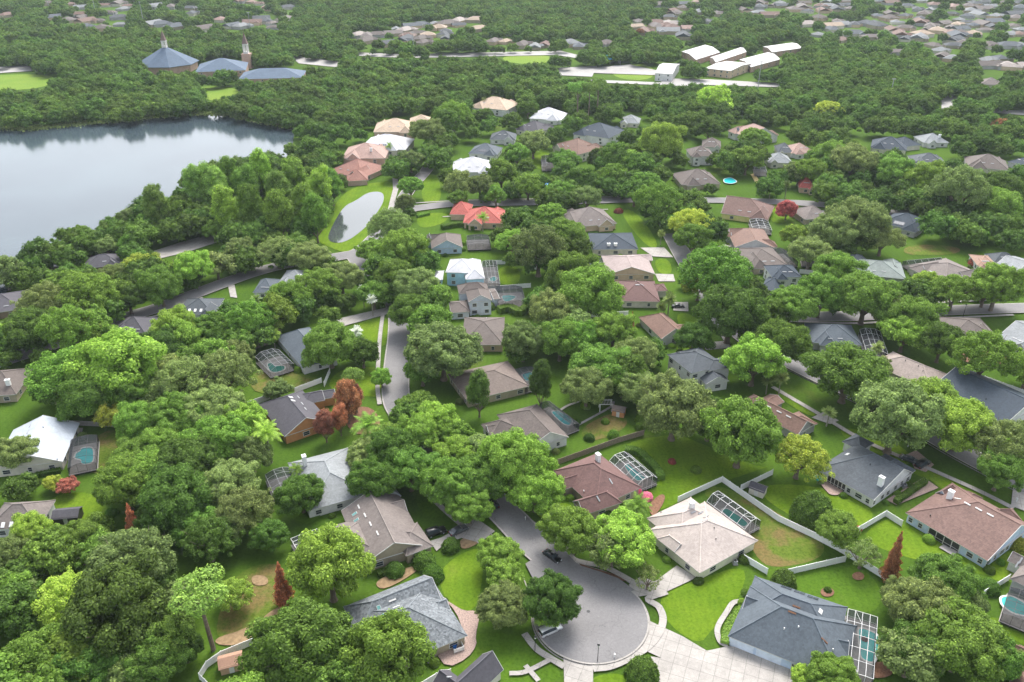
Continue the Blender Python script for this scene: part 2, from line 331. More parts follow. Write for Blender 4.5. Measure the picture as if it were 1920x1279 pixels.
# driveways and paths -------------------------------------------------------------------------------
DRIVES = [('F', (1218,1166, 1280,1195, 1325,1222, 1368,1213, 1395,1218, 1480,1250, 1505,1290, 1345,1290, 1300,1264, 1198,1216)),
 ('F', (1218,1232, 1262,1240, 1345,1290, 1235,1290)), ('F', (1056,1222, 1112,1230, 1112,1290, 1058,1290)),
 ('R3', (420,970, 600,1070, 600,1100, 300,1240, 180,1260, -20,1290, -60,1160, 60,1080, 200,1130)), ('R5', (1700,680, 1840,635, 2090,500, 2250,400, 2480,560, 2300,700, 2080,640, 1860,730, 1780,800)),
 ('S4', (500,140, 800,115, 860,190, 590,212)), ('S7', (860,550, 1060,555, 1080,632, 900,632)), ('S7', (1060,860, 1220,858, 1225,960, 1060,950)), ('S7', (700,265, 960,262, 1060,370, 1000,370, 840,360)),
 ('S4', (1700,930, 1830,870, 1990,960, 1900,1000)), ('F', (1378,455, 1320,470, 1330,478, 1375,480)), ('F', (630,600, 725,578, 735,588, 640,614)), ('F', (1900,905, 1960,935, 1960,975, 1895,950)),
 ('F', (1405,533, 1415,533, 1425,556, 1418,556)), ('F', (428,538, 440,535, 445,560, 432,558))]
for k, p in DRIVES: sheet('driveway', p, M_conc, k)
sheet('driveway', (1290,450, 1400,395, 1640,590, 1530,690, 1380,640), M_paver, 'R7')
sheet('driveway', (1407,328, 1415,326, 1428,348, 1420,350), mottled('yellow_pavers', (.55, .42, .18), .1, 2), 'F')
sheet('patio', (1330,390, 1480,490, 1600,560, 1740,555, 1790,620, 1735,860, 1755,970, 1640,1130, 1400,1245, 1250,1060, 1560,880, 1590,800, 1500,560), M_paver, 'R1', smooth=1)
sheet('patio', (40,720, 160,700, 450,920, 380,990, 300,1000, 220,970), M_paver, 'R7', smooth=1)
sheet('patio', (1000,1060, 1500,760, 1700,900, 1140,1130), M_paver, 'R7', open_=False)
sheet('patio', (510,950, 560,915, 740,1000, 680,1050), M_deck, 'R4')
sheet('patio', (1120,270, 1250,275, 1215,420, 1130,430), M_deck, 'S1')
sheet('patio', (60,490, 200,470, 220,560, 60,560), M_deck, 'S4')
WALKS = [((1448,727, 1530,775, 1620,828, 1740,880, 1830,920, 1900,955), 1.5), ((1250,1112, 1215,1125, 1235,1140, 1243,1165, 1232,1195, 1205,1222, 1150,1250, 1112,1256), 1.5),
 ((1060,1030, 1075,1050, 1100,1058, 1130,1064, 1160,1078, 1190,1095), 1.4), ((785,910, 830,955, 870,990, 905,1022), 1.4), ((935,930, 1000,985, 1030,1005, 1060,1030), 1.5),
 ((983,1190, 1005,1218, 1030,1235, 1058,1252), 1.4), ((718,590, 712,640, 708,720, 712,760), 1.3), ((1365,1213, 1350,1205, 1345,1180, 1362,1150, 1375,1132, 1392,1130), 1.1),
 ((1120,1085, 1160,1098, 1190,1108), .9), ((955,1265, 985,1262, 1030,1240), 1.0), ((985,1250, 1010,1279), 1.0), ((1520,575, 1650,573, 1900,562), 1.3), ((1460,603, 1600,608, 1700,602, 1900,592), 1.2),
 ((1480,392, 1600,402, 1700,412, 1900,396), 1.2), ((780,382, 870,377, 1020,374, 1160,370), 1.2), ((830,408, 1000,398, 1140,394), 1.0), ((390,540, 470,515, 530,500, 560,492), 1.2), ((235,605, 300,592, 380,560), 1.2), ((1300,545, 1330,590, 1360,640), 1.3), ((0,672, 45,662, 90,650), 1.2),
 ((1040,780, 1060,765, 1085,755), .8), ((1082,800, 1110,785, 1145,765, 1150,755), .8)]
for px, w_ in WALKS: ribbon('pavement', px, w_, M_conc, open_=False)
# roads ---------------------------------------------------------------------------------------------
ROADS = [((1095,1120, 1045,1060, 1000,1020, 950,968, 895,915, 840,865, 790,815, 755,775, 742,740, 745,680, 750,630, 748,585, 728,548, 690,512, 668,482), 7.4),
 ((1990,945, 1900,900, 1800,848, 1700,790, 1600,738, 1530,705, 1480,680, 1420,650, 1380,620, 1350,590, 1310,530, 1280,480, 1258,440), 7.2),
 ((780,392, 850,384, 950,382, 1060,380, 1190,376, 1350,377, 1500,382, 1600,391, 1700,402, 1800,396, 1960,383), 7.0), ((1370,612, 1450,597, 1580,595, 1700,588, 1800,583, 1990,577), 6.8),
 ((780,392, 745,400, 720,430, 680,470, 640,482, 550,495, 480,512, 400,540, 300,578, 220,602, 100,648, -60,700), 7.2), ((1192,376, 1182,350, 1165,325), 6.5), ((745,400, 765,360, 800,320, 815,290), 6)]
for i, (px, w_) in enumerate(ROADS):
    ribbon('gutter', px, w_+.8, M_conc, open_=False)
for i, (px, w_) in enumerate(ROADS):
    ribbon('road', px, w_, M_asph, open_=False)
for p in [(905,950, 935,925, 985,985, 1045,1032, 1100,1065, 1150,1085, 1190,1105, 1212,1160, 1195,1205, 1120,1240, 1040,1215, 1070,1190, 1080,1120, 1020,1070, 985,1065, 960,1010), (1450,690, 1480,680, 1580,740, 1560,760), (735,580, 765,580, 765,600, 748,650, 735,650),
          (230,585, 390,535, 500,505, 500,525, 390,560, 250,600), (1258,435, 1275,435, 1290,475, 1270,480), (1520,590, 1640,585, 1640,597, 1520,600), (1780,580, 1920,575, 1920,585, 1780,590), (640,480, 690,465, 690,500, 670,505), (1830,870, 1920,915, 1920,930, 1840,885),
          (790,388, 1000,380, 1000,390, 790,400), (1140,374, 1200,372, 1200,385, 1140,388), (1490,378, 1550,380, 1550,388, 1490,388), (1550,700,1600,735,1560,745)]: OPEN.append([(p[i], p[i+1]) for i in range(0, len(p), 2)])
OPEN.append([(232, 945), (264, 945), (268, 1008), (228, 1008)]); OPEN.append([(1176, 580), (1194, 580), (1194, 620), (1176, 620)])
# cul-de-sac bulb
bc = P(1107, 1160); br_ = 11.5
def circ(c, r, n=72, a0=0, a1=360): return [Vector((c.x+r*math.cos(R(a0+(a1-a0)*i/n)), c.y+r*math.sin(R(a0+(a1-a0)*i/n)), 0)) for i in range(n+1)]
for nm, rr, mt in (('gutter', br_+.35, M_conc), ('road', br_, M_asph)):
    z = ZS[0]; ZS[0] += .004
    tag(obj(nm, [(p.x, p.y, z) for p in circ(bc, rr)[:-1]], [tuple(range(72))], mt), kind='structure')
# flares where the street opens into the bulb
fl = [P(*q) for q in [(1035,1031), (1060,1047), (1090,1064), (1125,1075), (1160,1088), (1190,1110), (1120,1130), (1060,1130), (1010,1110), (985,1060)]]
z = ZS[0]; ZS[0] += .004; tag(obj('road', [(p.x, p.y, z) for p in fl], [tuple(range(len(fl)))], M_asph), kind='structure')
kerb([p for p in circ(bc, br_+.45, 60, -205, 48)])
kerb(spline([P(*q) for q in [(885,893), (930,930), (985,980), (1035,1026), (1060,1042), (1092,1059), (1128,1070), (1165,1084), (1188,1098)]]))
kerb(spline([P(*q) for q in [(845,925), (880,962), (925,1006), (950,1035), (975,1072), (990,1105), (1000,1125)]]))
for off in (-4.1, 4.1):
    kerb(offs(spline([P(*q) for q in [(1990,945), (1900,900), (1800,848), (1700,790), (1600,738), (1530,705), (1480,680)]]), off))
# far roads and paved yards
M_pale = mottled('pale_paving', (.36, .345, .33), .12, .5, .9, .2, 0, .03)
for p in [(640,98, 760,103, 900,100, 1050,96, 1100,108, 1100,113, 1040,104, 900,107, 760,110, 640,104), (-60,128, 60,125, 76,133, -60,142), (1110,128, 1180,122, 1240,135, 1230,142, 1110,138), (1240,148, 1330,150, 1500,160, 1500,166, 1240,158),
          (1765,178, 1808,185, 1785,203, 1765,205), (1050,128, 1120,125, 1110,145, 1040,142), (1850,205, 1960,212, 1960,220, 1850,212), (1095,150, 1290,158, 1290,163, 1095,155), (145,120, 165,118, 160,130, 148,130), (545,105, 640,118, 640,128, 560,120)]:
    sheet('road', p, M_pale)
# manhole, cracks and patches on the street
for u, v in ((1050, 1079), (1103, 1150)):
    c = P(u, v); c.z = ZS[0]; ZS[0] += .004
    tag(obj('manhole_cover', [(c.x+.38*math.cos(a*.4488), c.y+.38*math.sin(a*.4488), c.z) for a in range(14)], [tuple(range(14))], mottled('cast_iron', (.10, .10, .10), .2, 8)), 'dark round iron manhole cover ' + ('in the middle of the turning circle' if u == 1103 else 'in the street just before the turning circle'), 'manhole cover')
# ================================================================= houses
MARKS = []      # (u, v, phrase) of things one can find in the photo
ROOFPOLY = []
def rise_(w, L, W_): return w.get('r') or .44*min(W_, L)*.5
def wing(w):
    if 'w3' in w: return w['w3']
    (a, b, c) = w['q']; ends = w.get('e', 'hh'); z = w.get('z', 2.7); off = w.get('o', .5)
    A, B, C = P(*a, z), P(*b, z), P(*c, z); U = B-A; L = U.length; U.normalize()
    if w.get('raw'):
        V = C-B; W_ = V.length; V.normalize(); U = (B-A).normalized(); return A, U, V, L, W_, z, off, ends, rise_(w, L, W_)
    if w.get('far'):
        V = Vector((-U.y, U.x, 0)); d = (C-B).dot(V)
        if d < 0: V = -V; d = -d
        W_ = min(d, max(14, min(23, L*.95))); return A, U, V, L, W_, z, off, ends, min(5.4, .54*W_/2)
    # best fitting rectangle: share the skew between the two directions, keep the middle
    M = (A+C)/2; u, v = B-A, C-B; L, W_ = u.length, v.length; au = math.atan2(u.y, u.x); av = math.atan2(v.y, v.x)
    sg = 1 if math.sin(av-au) > 0 else -1; sk = (av-au-sg*math.pi/2+math.pi) % (2*math.pi)-math.pi
    if abs(sk) > .3: print('SKEW', w['c'], round(math.degrees(sk)), round(L, 1), round(W_, 1))
    t = sk*(.5 if L < W_*1.6 else .25); au += t; U = Vector((math.cos(au), math.sin(au), 0)); V = Vector((-U.y, U.x, 0))*sg
    k = max(.8, math.cos(sk)); L, W_ = L*(k if abs(sk) > .2 else 1), W_*(k if abs(sk) > .2 else 1); A = M-U*L/2-V*W_/2; rise = rise_(w, L, W_)
    return A, U, V, L, W_, z, off, ends, rise
def wing_mesh(w, rf, wl, fascia, rc=None):
    A, U, V, L, W_, z, off, ends, rise = wing(w)
    Z = Vector((0, 0, 1)); hi = min(.5*W_, .5*L-.01)
    def q(u, v, h): return A+U*u+V*v+Z*(h)
    u0 = hi if ends[0] == 'h' else 0; u1 = L-hi if ends[1] == 'h' else L
    m = W_*off; th = .16
    vs = [q(0, 0, 0), q(L, 0, 0), q(L, W_, 0), q(0, W_, 0), q(u0, m, rise), q(u1, m, rise)]
    rf.add(vs, [(0, 1, 5, 4), (2, 3, 4, 5)] + ([(1, 2, 5)] if ends[1] == 'h' else []) + ([(3, 0, 4)] if ends[0] == 'h' else []))
    if rc is not None:
        ed = [(4, 5)] + ([(4, 0), (4, 3)] if ends[0] == 'h' else []) + ([(5, 1), (5, 2)] if ends[1] == 'h' else [])
        for a, b in ed:
            if (vs[a]-vs[b]).length > .3: rc.bar(vs[a]+Z*.02, vs[b]+Z*.02, .13, 0, 5)
    # gable triangles are closed by wall material just inside; eaves board
    lo = [p-Z*th for p in vs[:4]]
    fascia.add([vs[0], vs[1], vs[2], vs[3]]+lo, [(0, 1, 5, 4), (1, 2, 6, 5), (2, 3, 7, 6), (3, 0, 4, 7), (4, 5, 6, 7)])
    for e, uu, s in ((ends[0], 0, -1), (ends[1], L, 1)):
        if e == 'g':     # barge boards
            for (va, ha, vb, hb) in ((0, 0, m, rise), (m, rise, W_, 0)):
                p0, p1 = q(uu+.03*s, va, ha+.03), q(uu+.03*s, vb, hb+.03)
                fascia.box((p0+p1)/2-Z*.09, (p1-p0)/2, U*.04, Z*.11)
    i = .45; i0 = .30 if ends[0] == 'g' else i; i1 = .30 if ends[1] == 'g' else i
    g0 = w.get('zw', 0); zt = -.14; base = -z+g0
    cs = [(i0, i), (L-i1, i), (L-i1, W_-i), (i0, W_-i)]
    wl.add([q(u, v, base) for u, v in cs]+[q(u, v, zt) for u, v in cs], [(0, 1, 5, 4), (1, 2, 6, 5), (2, 3, 7, 6), (3, 0, 4, 7), (4, 5, 6, 7)])
    for e, uu in ((ends[0], i0), (ends[1], L-i1)):
        if e == 'g':
            s = .03 if uu == i0 else -.03
            vv = [q(uu+s*.2, i, zt), q(uu+s*.2, W_-i, zt), q(uu+s*.2, m, rise-.16)]
            k = .6 if uu == i0 else -.6
            wl.add(vv+[p+U*k for p in vv], [(0, 1, 2), (3, 5, 4), (0, 2, 5, 3), (1, 4, 5, 2), (0, 3, 4, 1)])
    for t in ((0, 0), (L, 0), (L, W_), (0, W_)): pass
    hull = [proj(p)[:2] for p in vs]
    if proj(vs[0])[2] < 300 or w.get('raw'): hull += [proj(p)[:2] for p in (q(0, 0, -z*.6), q(L, 0, -z*.6), q(L, W_, -z*.6), q(0, W_, -z*.6))]
    ROOFPOLY.append(convex(hull))
    return A, U, V, L, W_, z
def convex(p):
    p = sorted(p)
    def half(s):
        o = []
        for x in s:
            while len(o) > 1 and (o[-1][0]-o[-2][0])*(x[1]-o[-2][1])-(o[-1][1]-o[-2][1])*(x[0]-o[-2][0]) <= 0: o.pop()
            o.append(x)
        return o[:-1]
    return half(p)+half(p[::-1])
FRAME = M_trim
M_screend = glassy('porch_shade', (.022, .024, .026), .5)
def window(root, c, d, n, wd=1.3, h=1.3, name='window', pane=None):
    """c centre on the wall, d direction along it, n outward; frame with a crossbar, its pane a sub-part"""
    Z = Vector((0, 0, 1)); f = MB(); c = c+n*.03
    for s in (-1, 1):
        f.box(c+d*(s*wd/2), d*.06, n*.045, Z*(h/2+.06)); f.box(c+Z*(s*h/2), d*(wd/2-.058), n*.043, Z*.06)
    f.box(c, d*(wd/2-.06), n*.03, Z*.03)
    fo = f.build(name, FRAME, root)
    g_ = MB(); g_.box(c-n*.01, d*(wd/2-.02), n*.02, Z*(h/2-.02)); g_.build('pane', pane or M_glass, fo)
    return fo
def house(key, label, short, roof, wallm, wings, cat='house', name='house', extras=(), big=True, group=None, nowin=False, cls=None):
    rf, wl, fa, rc = MB(), MB(), MB(), MB()
    W = []
    for w in wings:
        w = dict(w); c = w['c']; w['q'] = [fp(key, c[i], c[i+1]) for i in (0, 2, 4)]; W.append(w)
    if not big:      # a street-side wing with its ridge across the main one, and a lower hip behind
        A, U, V, L, W_, z, off, ends, rise = wing(W[0]); Z = Vector((0, 0, 1)); t = rnd.choice((.06, .12, .55, .62)); ww = min(7.5, L*.36); o_ = rnd.uniform(1.2, 2.6); dz = Vector((0, 0, -.06))
        W.append({'w3': (A+U*(t*L+ww)+V*(W_*.48)+dz, -V, -U, W_*.48+o_, ww, z-.06, .5, 'g'+rnd.choice('gh'), min(rise*.72, .42*ww)), 'e': 'gg', 'n': 1, 'far': W[0].get('far')})
        if L > 17: t2 = .66 if t < .4 else .08; w2 = min(6, L*.3); W.append({'w3': (A+U*(t2*L)+V*(W_*.52)+dz*2, V, U, W_*.48+1.6, w2, z-.12, .5, 'gh', min(rise*.6, .4*w2)), 'e': 'gh', 'nw': 1})
    infos = [wing_mesh(w, rf, wl, fa, rc) for w in W]
    cen = sum((i[0]+i[1]*i[3]/2+i[2]*i[4]/2 for i in infos[:1]), Vector()); base = Vector((cen.x, cen.y, 0))
    root = empty(name, base)
    tag(root, label, cat, group)
    for m in (rf, wl, fa, rc):
        m.v = [p-base for p in m.v]
    rm = shingle(roof[0], mul(roof[1], .80), roof[2]) if isinstance(roof, tuple) else roof
    wl.build('wall', wallm, root); ro = rf.build('roof', rm, root)
    fa.build('eaves_board', M_trim, root)
    if isinstance(roof, tuple): rc.build('ridge_cap', shingle(roof[0]+'_cap', mul(roof[1], 1.12), .1), ro)
    if not nowin:
        for w, inf in zip(W, infos):
            if w.get('nw'): continue
            if 'w3' in w: w = dict(w, e=w['w3'][7])
            inf = (inf[0]-base,)+inf[1:]
            walls_deco2(root, inf, w, base, wings, big)
    if extras:
        bv = BVHTree.FromPolygons([v+base for v in rf.v], rf.f)
        U = infos[0][1]; V = infos[0][2]
        for e in extras:
            kind, x, y = e[0], e[1], e[2]
            u, v = fp(key, x, y); hit, nrm, _, _ = bv.ray_cast(Vector((0, 0, H)), ray(u, v).normalized())
            if hit is None: continue
            if nrm.z < 0: nrm = -nrm
            tt = U-nrm*U.dot(nrm); tt.normalize(); ss = nrm.cross(tt); p = hit-base; mb = MB()
            if kind == 'vent': mb.box(p+nrm*.07, tt*.75, ss*.16, nrm*.08); mb.build('roof_vent', e[3] if len(e) > 3 else M_trim, ro)
            elif kind == 'sky':
                mb.box(p+nrm*.05, tt*.4, ss*.65, nrm*.06); o_ = mb.build('skylight', M_trim, ro)
                mb = MB(); mb.box(p+nrm*.12, tt*.33, ss*.58, nrm*.02); mb.build('pane', e[3] if len(e) > 3 else M_sky, o_)
            elif kind == 'pipe': mb.bar(p-nrm*.05, p+Vector((0, 0, .45)), .12, 0, 6); mb.build('vent_pipe', M_black if len(e) < 4 else e[3], ro)
            elif kind == 'solar':
                for a in range(e[3]):
                    mb.box(p+nrm*.08+tt*(1.1*(a-(e[3]-1)/2)), tt*.5, ss*.9, nrm*.03)
                mb.build('solar_panel', M_solar, ro)
            elif kind == 'chim':
                h = e[3] if len(e) > 3 else 1.6; wd = .6
                mt = e[4] if len(e) > 4 else M_white
                mb.box(p+Vector((0, 0, h/2-.4)), U*wd, V*.45, Vector((0, 0, h/2+.4))); mb.box(p+Vector((0, 0, h+.06)), U*(wd+.08), V*.53, Vector((0, 0, .06)))
                co = mb.build('chimney', mt, ro); mb = MB(); mb.box(p+Vector((0, 0, h+.2)), U*.3, V*.2, Vector((0, 0, .09))); mb.build('chimney_cap', M_metal, co)
    u, v, _ = proj(base+Vector((0, 0, 2)))
    MARKS.append((u, v, short, root))
    return root
def walls_deco2(root, inf, w, base, wings, big):
    A, U, V, L, W_, z = inf
    # the facing test needs the real place
    sp = w
    Z = Vector((0, 0, 1)); i = .45; ends = sp.get('e', 'hh')
    e0 = .30 if ends[0] == 'g' else i; e1 = .30 if ends[1] == 'g' else i
    sides = [(A+V*i, U, -V, L), (A+V*(W_-i), U, V, L), (A+U*e0, V, -U, W_), (A+U*(L-e1), V, U, W_)]
    for k, (o, d, n, ln) in enumerate(sides):
        mid = o+d*(ln/2)+base; tc = -mid; tc.z = 0; tc.normalize()
        if n.dot(tc) < .2: continue
        nw = sp.get('n', min(4 if big else 2, max(1, int(ln/5.0))))
        floors = [z-1.45] if z < 4 else [z-1.45, 1.4]
        lan = sp.get('lan') if k == 0 else None
        if lan:     # screened porch as a flat dark panel, its inner shade in the colour
            t0, t1, np_ = lan; u0, u1 = ln*t0, ln*t1; dk = MB(); dk.box(o+d*((u0+u1)/2)+n*.03-Z*(o.z-1.3), d*((u1-u0)/2), n*.03, Z*1.15); dk.build('porch_screen', M_screend, root)
            fr = MB()
            for q in range(np_+1): fr.box(o+d*(u0+(u1-u0)*q/np_)+n*.06-Z*(o.z-1.3), d*.09, n*.06, Z*1.25)
            fr.box(o+d*((u0+u1)/2)+n*.06-Z*(o.z-.75), d*((u1-u0)/2), n*.04, Z*.05); fr.build('porch_posts', M_trim, root)
        for fz in floors:
            for j in range(nw):
                u = ln*(j+.5)/nw + rnd.uniform(-.4, .4)
                if lan and lan[0]-.05 < u/ln < lan[1]+.05: continue
                p = o+d*u; p.z = fz
                if sp.get('g') == k and j < sp.get('gn', 1) and fz == floors[-1]:
                    wd = min(4.9, ln/nw*.9); gd = MB(); p = o+d*(ln*(j+.5)/nw); p.z = 1.12
                    gm = sp.get('gmat', M_trim); gd.box(p+n*.03, d*(wd/2), n*.03, Z*1.1)
                    for q in range(4): gd.box(p+n*.065+Z*(-.66+.44*q), d*(wd/2-.02), n*.008, Z*.025)
                    gd.build('garage_door', gm, root); continue
                window(root, p, d, n, rnd.choice((1.0, 1.4, 1.8)) if big else 1.5, 1.25)
def Wg(*c, **k): k['c'] = c; return k
rnd = random.Random(5)
def wallc(name, col): return mottled('stucco_'+name, mul(col, .86), .05, 1.2, .85, .2, 0, .3)
WH = wallc('white', (.76, .76, .75)); CR = wallc('cream', (.70, .66, .56)); TA = wallc('tan', (.44, .38, .28)); BL = wallc('pale_blue', (.56, .68, .84)); LB = wallc('light_blue', (.42, .68, .82))
YE = wallc('yellow', (.80, .72, .30)); PY = wallc('pale_yellow', (.78, .76, .58)); OR = wallc('orange', (.62, .30, .13)); PE = wallc('peach', (.66, .50, .36)); GY = wallc('grey', (.45, .44, .44)); PK = wallc('pinkish', (.62, .44, .36)); BR = wallc('brown', (.30, .22, .16))
SG = ('grey', (.215, .235, .25), .38); SB = ('bluegrey', (.125, .15, .175), .12); SBE = ('beige', (.54, .465, .42), .10); SRB = ('redbrown', (.225, .14, .118), .16); STN = ('taupe', (.235, .20, .183), .14); SMA = ('maroon', (.20, .115, .105), .14)
SDG = ('darkgrey', (.10, .115, .13), .14); STP = ('greybrown', (.175, .145, .13), .14); SPA = ('pale', (.55, .60, .66), .06); SPU = ('purplegrey', (.105, .10, .115), .10); SNV = ('navy', (.055, .075, .10), .14); SWT = ('white', (.70, .70, .73), .05)
SRED = ('redtile', (.50, .13, .105), .2); SPK = ('pinktile', (.46, .31, .26), .16); SLG = ('lightgrey', (.32, .34, .35), .12); SSA = ('sandtile', (.60, .46, .34), .12); SVB = ('brownred', (.26, .16, .125), .15)
V_ = 'vent'
house('R1', 'grey shingle roofed house with three green skylights beside the pinkish paved patio', 'the mottled grey shingle roof', SG, TA,
 [Wg(505,1330, 1615,835, 1222,142, e='hh', r=3.9, n=3), Wg(1130,98, 185,500, 330,900, e='gh', r=3.2, nw=1), Wg(1250,610, 1428,535, 1350,380, e='hg', r=1.2, nw=1, z=2.75)],
 extras=[('sky',580,520), ('sky',630,615), ('sky',685,690), (V_,740,420), (V_,790,500), (V_,865,570)])
house('R2', 'blue-grey roofed house with pale blue garage doors and a wide concrete driveway', 'the pale blue garage house', SB, BL,
 [Wg(130,755, 1340,1225, 1520,640, e='hh', r=5.0, g=0, gn=2, n=4, gmat=wallc('door_blue', (.74, .82, .92))), Wg(1415,440, 430,120, 250,560, e='hh', r=3.7, nw=1), Wg(640,600, 300,468, 345,315, e='hg', r=1.7, nw=1, z=2.8), Wg(1000,700, 1420,780, 1395,960, e='hg', r=1.6, z=2.75, nw=1)],
 extras=[(V_,865,440,M_mulch), (V_,820,500,M_mulch), (V_,1160,800,M_mulch), ('pipe',735,680,M_white), ('pipe',885,660,M_white), ('pipe',1250,900,M_white), ('sky',1120,490,M_skyw), ('solar',760,240,2), ('solar',900,290,2), ('solar',1040,345,2)])
house('R3', 'pale beige roofed house with yellow front walls inside a white fence', 'the pale beige roofed yellow house', SBE, PY,
 [Wg(650,1030, 1245,715, 700,330, e='hh', r=3.9, n=2), Wg(125,490, 560,275, 900,540, e='hh', r=3.0, nw=1), Wg(520,757, 340,630, 215,695, e='gh', r=1.3, z=2.75, n=1)],
 extras=[('chim',570,385,1.6), (V_,585,430,M_metal), (V_,660,435,M_metal), (V_,715,475,M_metal), (V_,705,515,M_metal), ('pipe',795,590), ('pipe',812,700), ('pipe',262,435)])
house('R4', 'long reddish brown roofed house with pale blue walls and a screened back porch', 'the brown roof with pale blue walls', SRB, BL,
 [Wg(65,515, 1080,1060, 1695,690, e='hg', r=4.0, o=.62, n=7, lan=(.30, .68, 4)), Wg(900,480, 1030,350, 860,255, e='hh', r=1.3, nw=1, z=2.8), Wg(1150,640, 1560,660, 1400,480, e='hh', r=2.0, z=2.75, nw=1), Wg(600,350, 760,262, 630,195, e='gh', r=1.6, z=2.72, nw=1)],
 extras=[('chim',640,350,2.2), (V_,740,355), (V_,855,415), (V_,990,480), (V_,1130,550), ('pipe',410,560)])
house('R5', 'tan house with a taupe hipped roof and two dark cars on its driveway', 'the tan house with the taupe roof', STN, TA,
 [Wg(960,905, 540,290, 1290,150, e='gg', r=3.5, n=2), Wg(640,960, 330,505, 900,400, e='hh', r=2.4, nw=1, z=2.6), Wg(1100,400, 1425,305, 1362,160, e='hg', r=1.5, z=2.8, nw=1), Wg(1250,560, 1560,430, 1720,725, e='hh', r=1.9, z=2.75, nw=1)],
 extras=[(V_,850,260), (V_,925,360), (V_,990,465), (V_,1075,575), ('sky',800,345), ('sky',820,420)])
house('R6', 'maroon roofed house with a white chimney and a domed pool cage behind it', 'the maroon roof with a white chimney', SMA, TA,
 [Wg(890,150, 1540,670, 850,980, e='hh', r=4.0, n=2), Wg(680,1085, 1250,900, 1060,700, e='gh', r=2.2, z=2.75, n=1), Wg(395,705, 800,560, 690,420, e='gh', r=1.5, z=2.8, n=1)],
 extras=[('chim',885,280,2.2), (V_,1080,580,M_metal), (V_,890,840,M_metal), ('pipe',675,735,M_white)])
house('R7', 'dark slate grey roofed white ranch house with two white skylights', 'the slate grey ranch roof with two skylights', SDG, WH,
 [Wg(20,620, 820,1010, 1425,690, e='hg', r=3.7, o=.68, n=6, lan=(.2, .52, 5)), Wg(660,395, 850,295, 600,172, e='hh', r=1.8, z=2.75, nw=1), Wg(1220,755, 1410,655, 990,440, e='gh', r=2.1, z=2.72, nw=1)],
 extras=[('sky',400,395,M_skyw), ('sky',490,440,M_skyw), ('pipe',790,585), ('chim',925,850,2.4)])
house('R8', 'white house with a grey-brown roof, arched porch and square white chimney', 'the white house with the arched porch', STP, WH,
 [Wg(340,375, 890,872, 1570,725, e='hg', r=3.3, o=.55, n=2), Wg(150,520, 330,690, 790,590, e='hh', r=2.0, z=2.6, n=1), Wg(560,500, 220,540, 300,640, e='hg', r=.9, z=2.9, nw=1)], extras=[('chim',1470,690,2.6)])
house('S1', 'pale grey-white roofed house with a row of dark roof vents at the left edge', 'the pale roof at the left edge', SPA, CR,
 [Wg(1130,215, 1000,795, -60,850, e='gg', r=3.6, n=3)], extras=[(V_,455,225,M_metal), (V_,420,320,M_metal), (V_,390,415,M_metal), (V_,355,515,M_metal), ('sky',500,450), ('sky',480,515), ('pipe',650,260), ('pipe',860,740)])
house('S2', 'dark purplish grey roofed house with an orange side wall', 'the orange walled house', SPU, OR,
 [Wg(230,405, 480,885, 1075,640, e='hg', r=3.6, n=1), Wg(760,420, 1065,360, 1000,225, e='hg', r=1.5, z=2.75, nw=1), Wg(900,360, 1210,320, 1175,210, e='hg', r=1.2, z=2.8, nw=1)],
 extras=[('sky',605,320,M_skyw), ('sky',635,365,M_skyw), (V_,665,250,M_metal), (V_,705,320,M_metal), (V_,755,405,M_metal), (V_,800,475,M_metal), ('chim',375,690,1.8,OR)])
house('F', 'light grey roofed house with a tall white chimney half hidden by street trees', 'the light grey roof with tall white chimney', SLG, WH,
 [Wg(537,868, 578,957, 700,925, e='hh', r=3.3), Wg(660,880, 700,960, 745,930, e='hh', r=2.4, nw=1)], extras=[('chim',572,872,2.8)])
house('S3', 'blue-grey roofed house mostly hidden behind a round tree, its white gate wall beside', 'the blue-grey roof by the silver-framed cage', SB, WH,
 [Wg(515,330, 835,880, 1330,640, e='hh', r=3.4, n=1)])
house('S4', 'white two-storey house with a dark slate roof and small pool behind', 'the white two-storey slate roofed house', SDG, WH,
 [Wg(125,245, 440,440, 835,375, e='hh', r=2.6, z=5.6, n=3), Wg(600,440, 835,385, 760,270, e='hh', r=1.3, z=5.4, nw=1), Wg(430,430, 590,560, 865,540, e='hg', r=2.0, z=3.0, n=1)],
 extras=[(V_,290,235,M_black), (V_,410,175,M_black), (V_,465,220,M_black)])
house('S4', 'long low reddish brown roofed house with a row of pale roof vents', 'the low reddish roof with pale vents', SVB, GY,
 [Wg(850,760, 1560,1085, 1800,1005, e='hg', r=2.9, o=.45, n=1), Wg(1250,830, 1430,757, 1262,680, e='hg', r=1.0, z=2.75, nw=1), Wg(1600,1050, 1760,985, 1570,850, e='gh', r=1.5, z=2.72, nw=1)],
 extras=[(V_,1140,750), (V_,1250,805), (V_,1360,860), (V_,1460,910), ('sky',1110,795,M_skyw), ('sky',1170,825,M_skyw)])
house('S5', 'light tan roofed house between two rows of big street trees', 'the light tan roof on the right', ('lighttan', (.40, .33, .29), .12), CR,
 [Wg(345,190, 1055,482, 790,640, e='hh', r=3.2, n=1)], extras=[('pipe',650,365), ('pipe',705,425), ('pipe',495,300), ('pipe',205,300)])
house('S5', 'large dark navy roofed house with white gable at the right edge', 'the navy roof at the right edge', SNV, WH,
 [Wg(820,640, 1690,1090, 2130,800, e='gg', r=3.8, o=.55, n=2)], extras=[('pipe',1395,800), ('pipe',1460,765)])
house('S6', 'light blue two-storey house with a bright white metal roof', 'the light blue two-storey house', SWT, LB,
 [Wg(405,335, 855,330, 965,135, e='hh', r=3.0, z=5.6, n=2), Wg(1025,415, 975,140, 700,160, e='hh', r=2.4, z=4.6, nw=1), Wg(270,440, 400,440, 420,300, e='hh', r=1.2, z=2.8, n=1)])
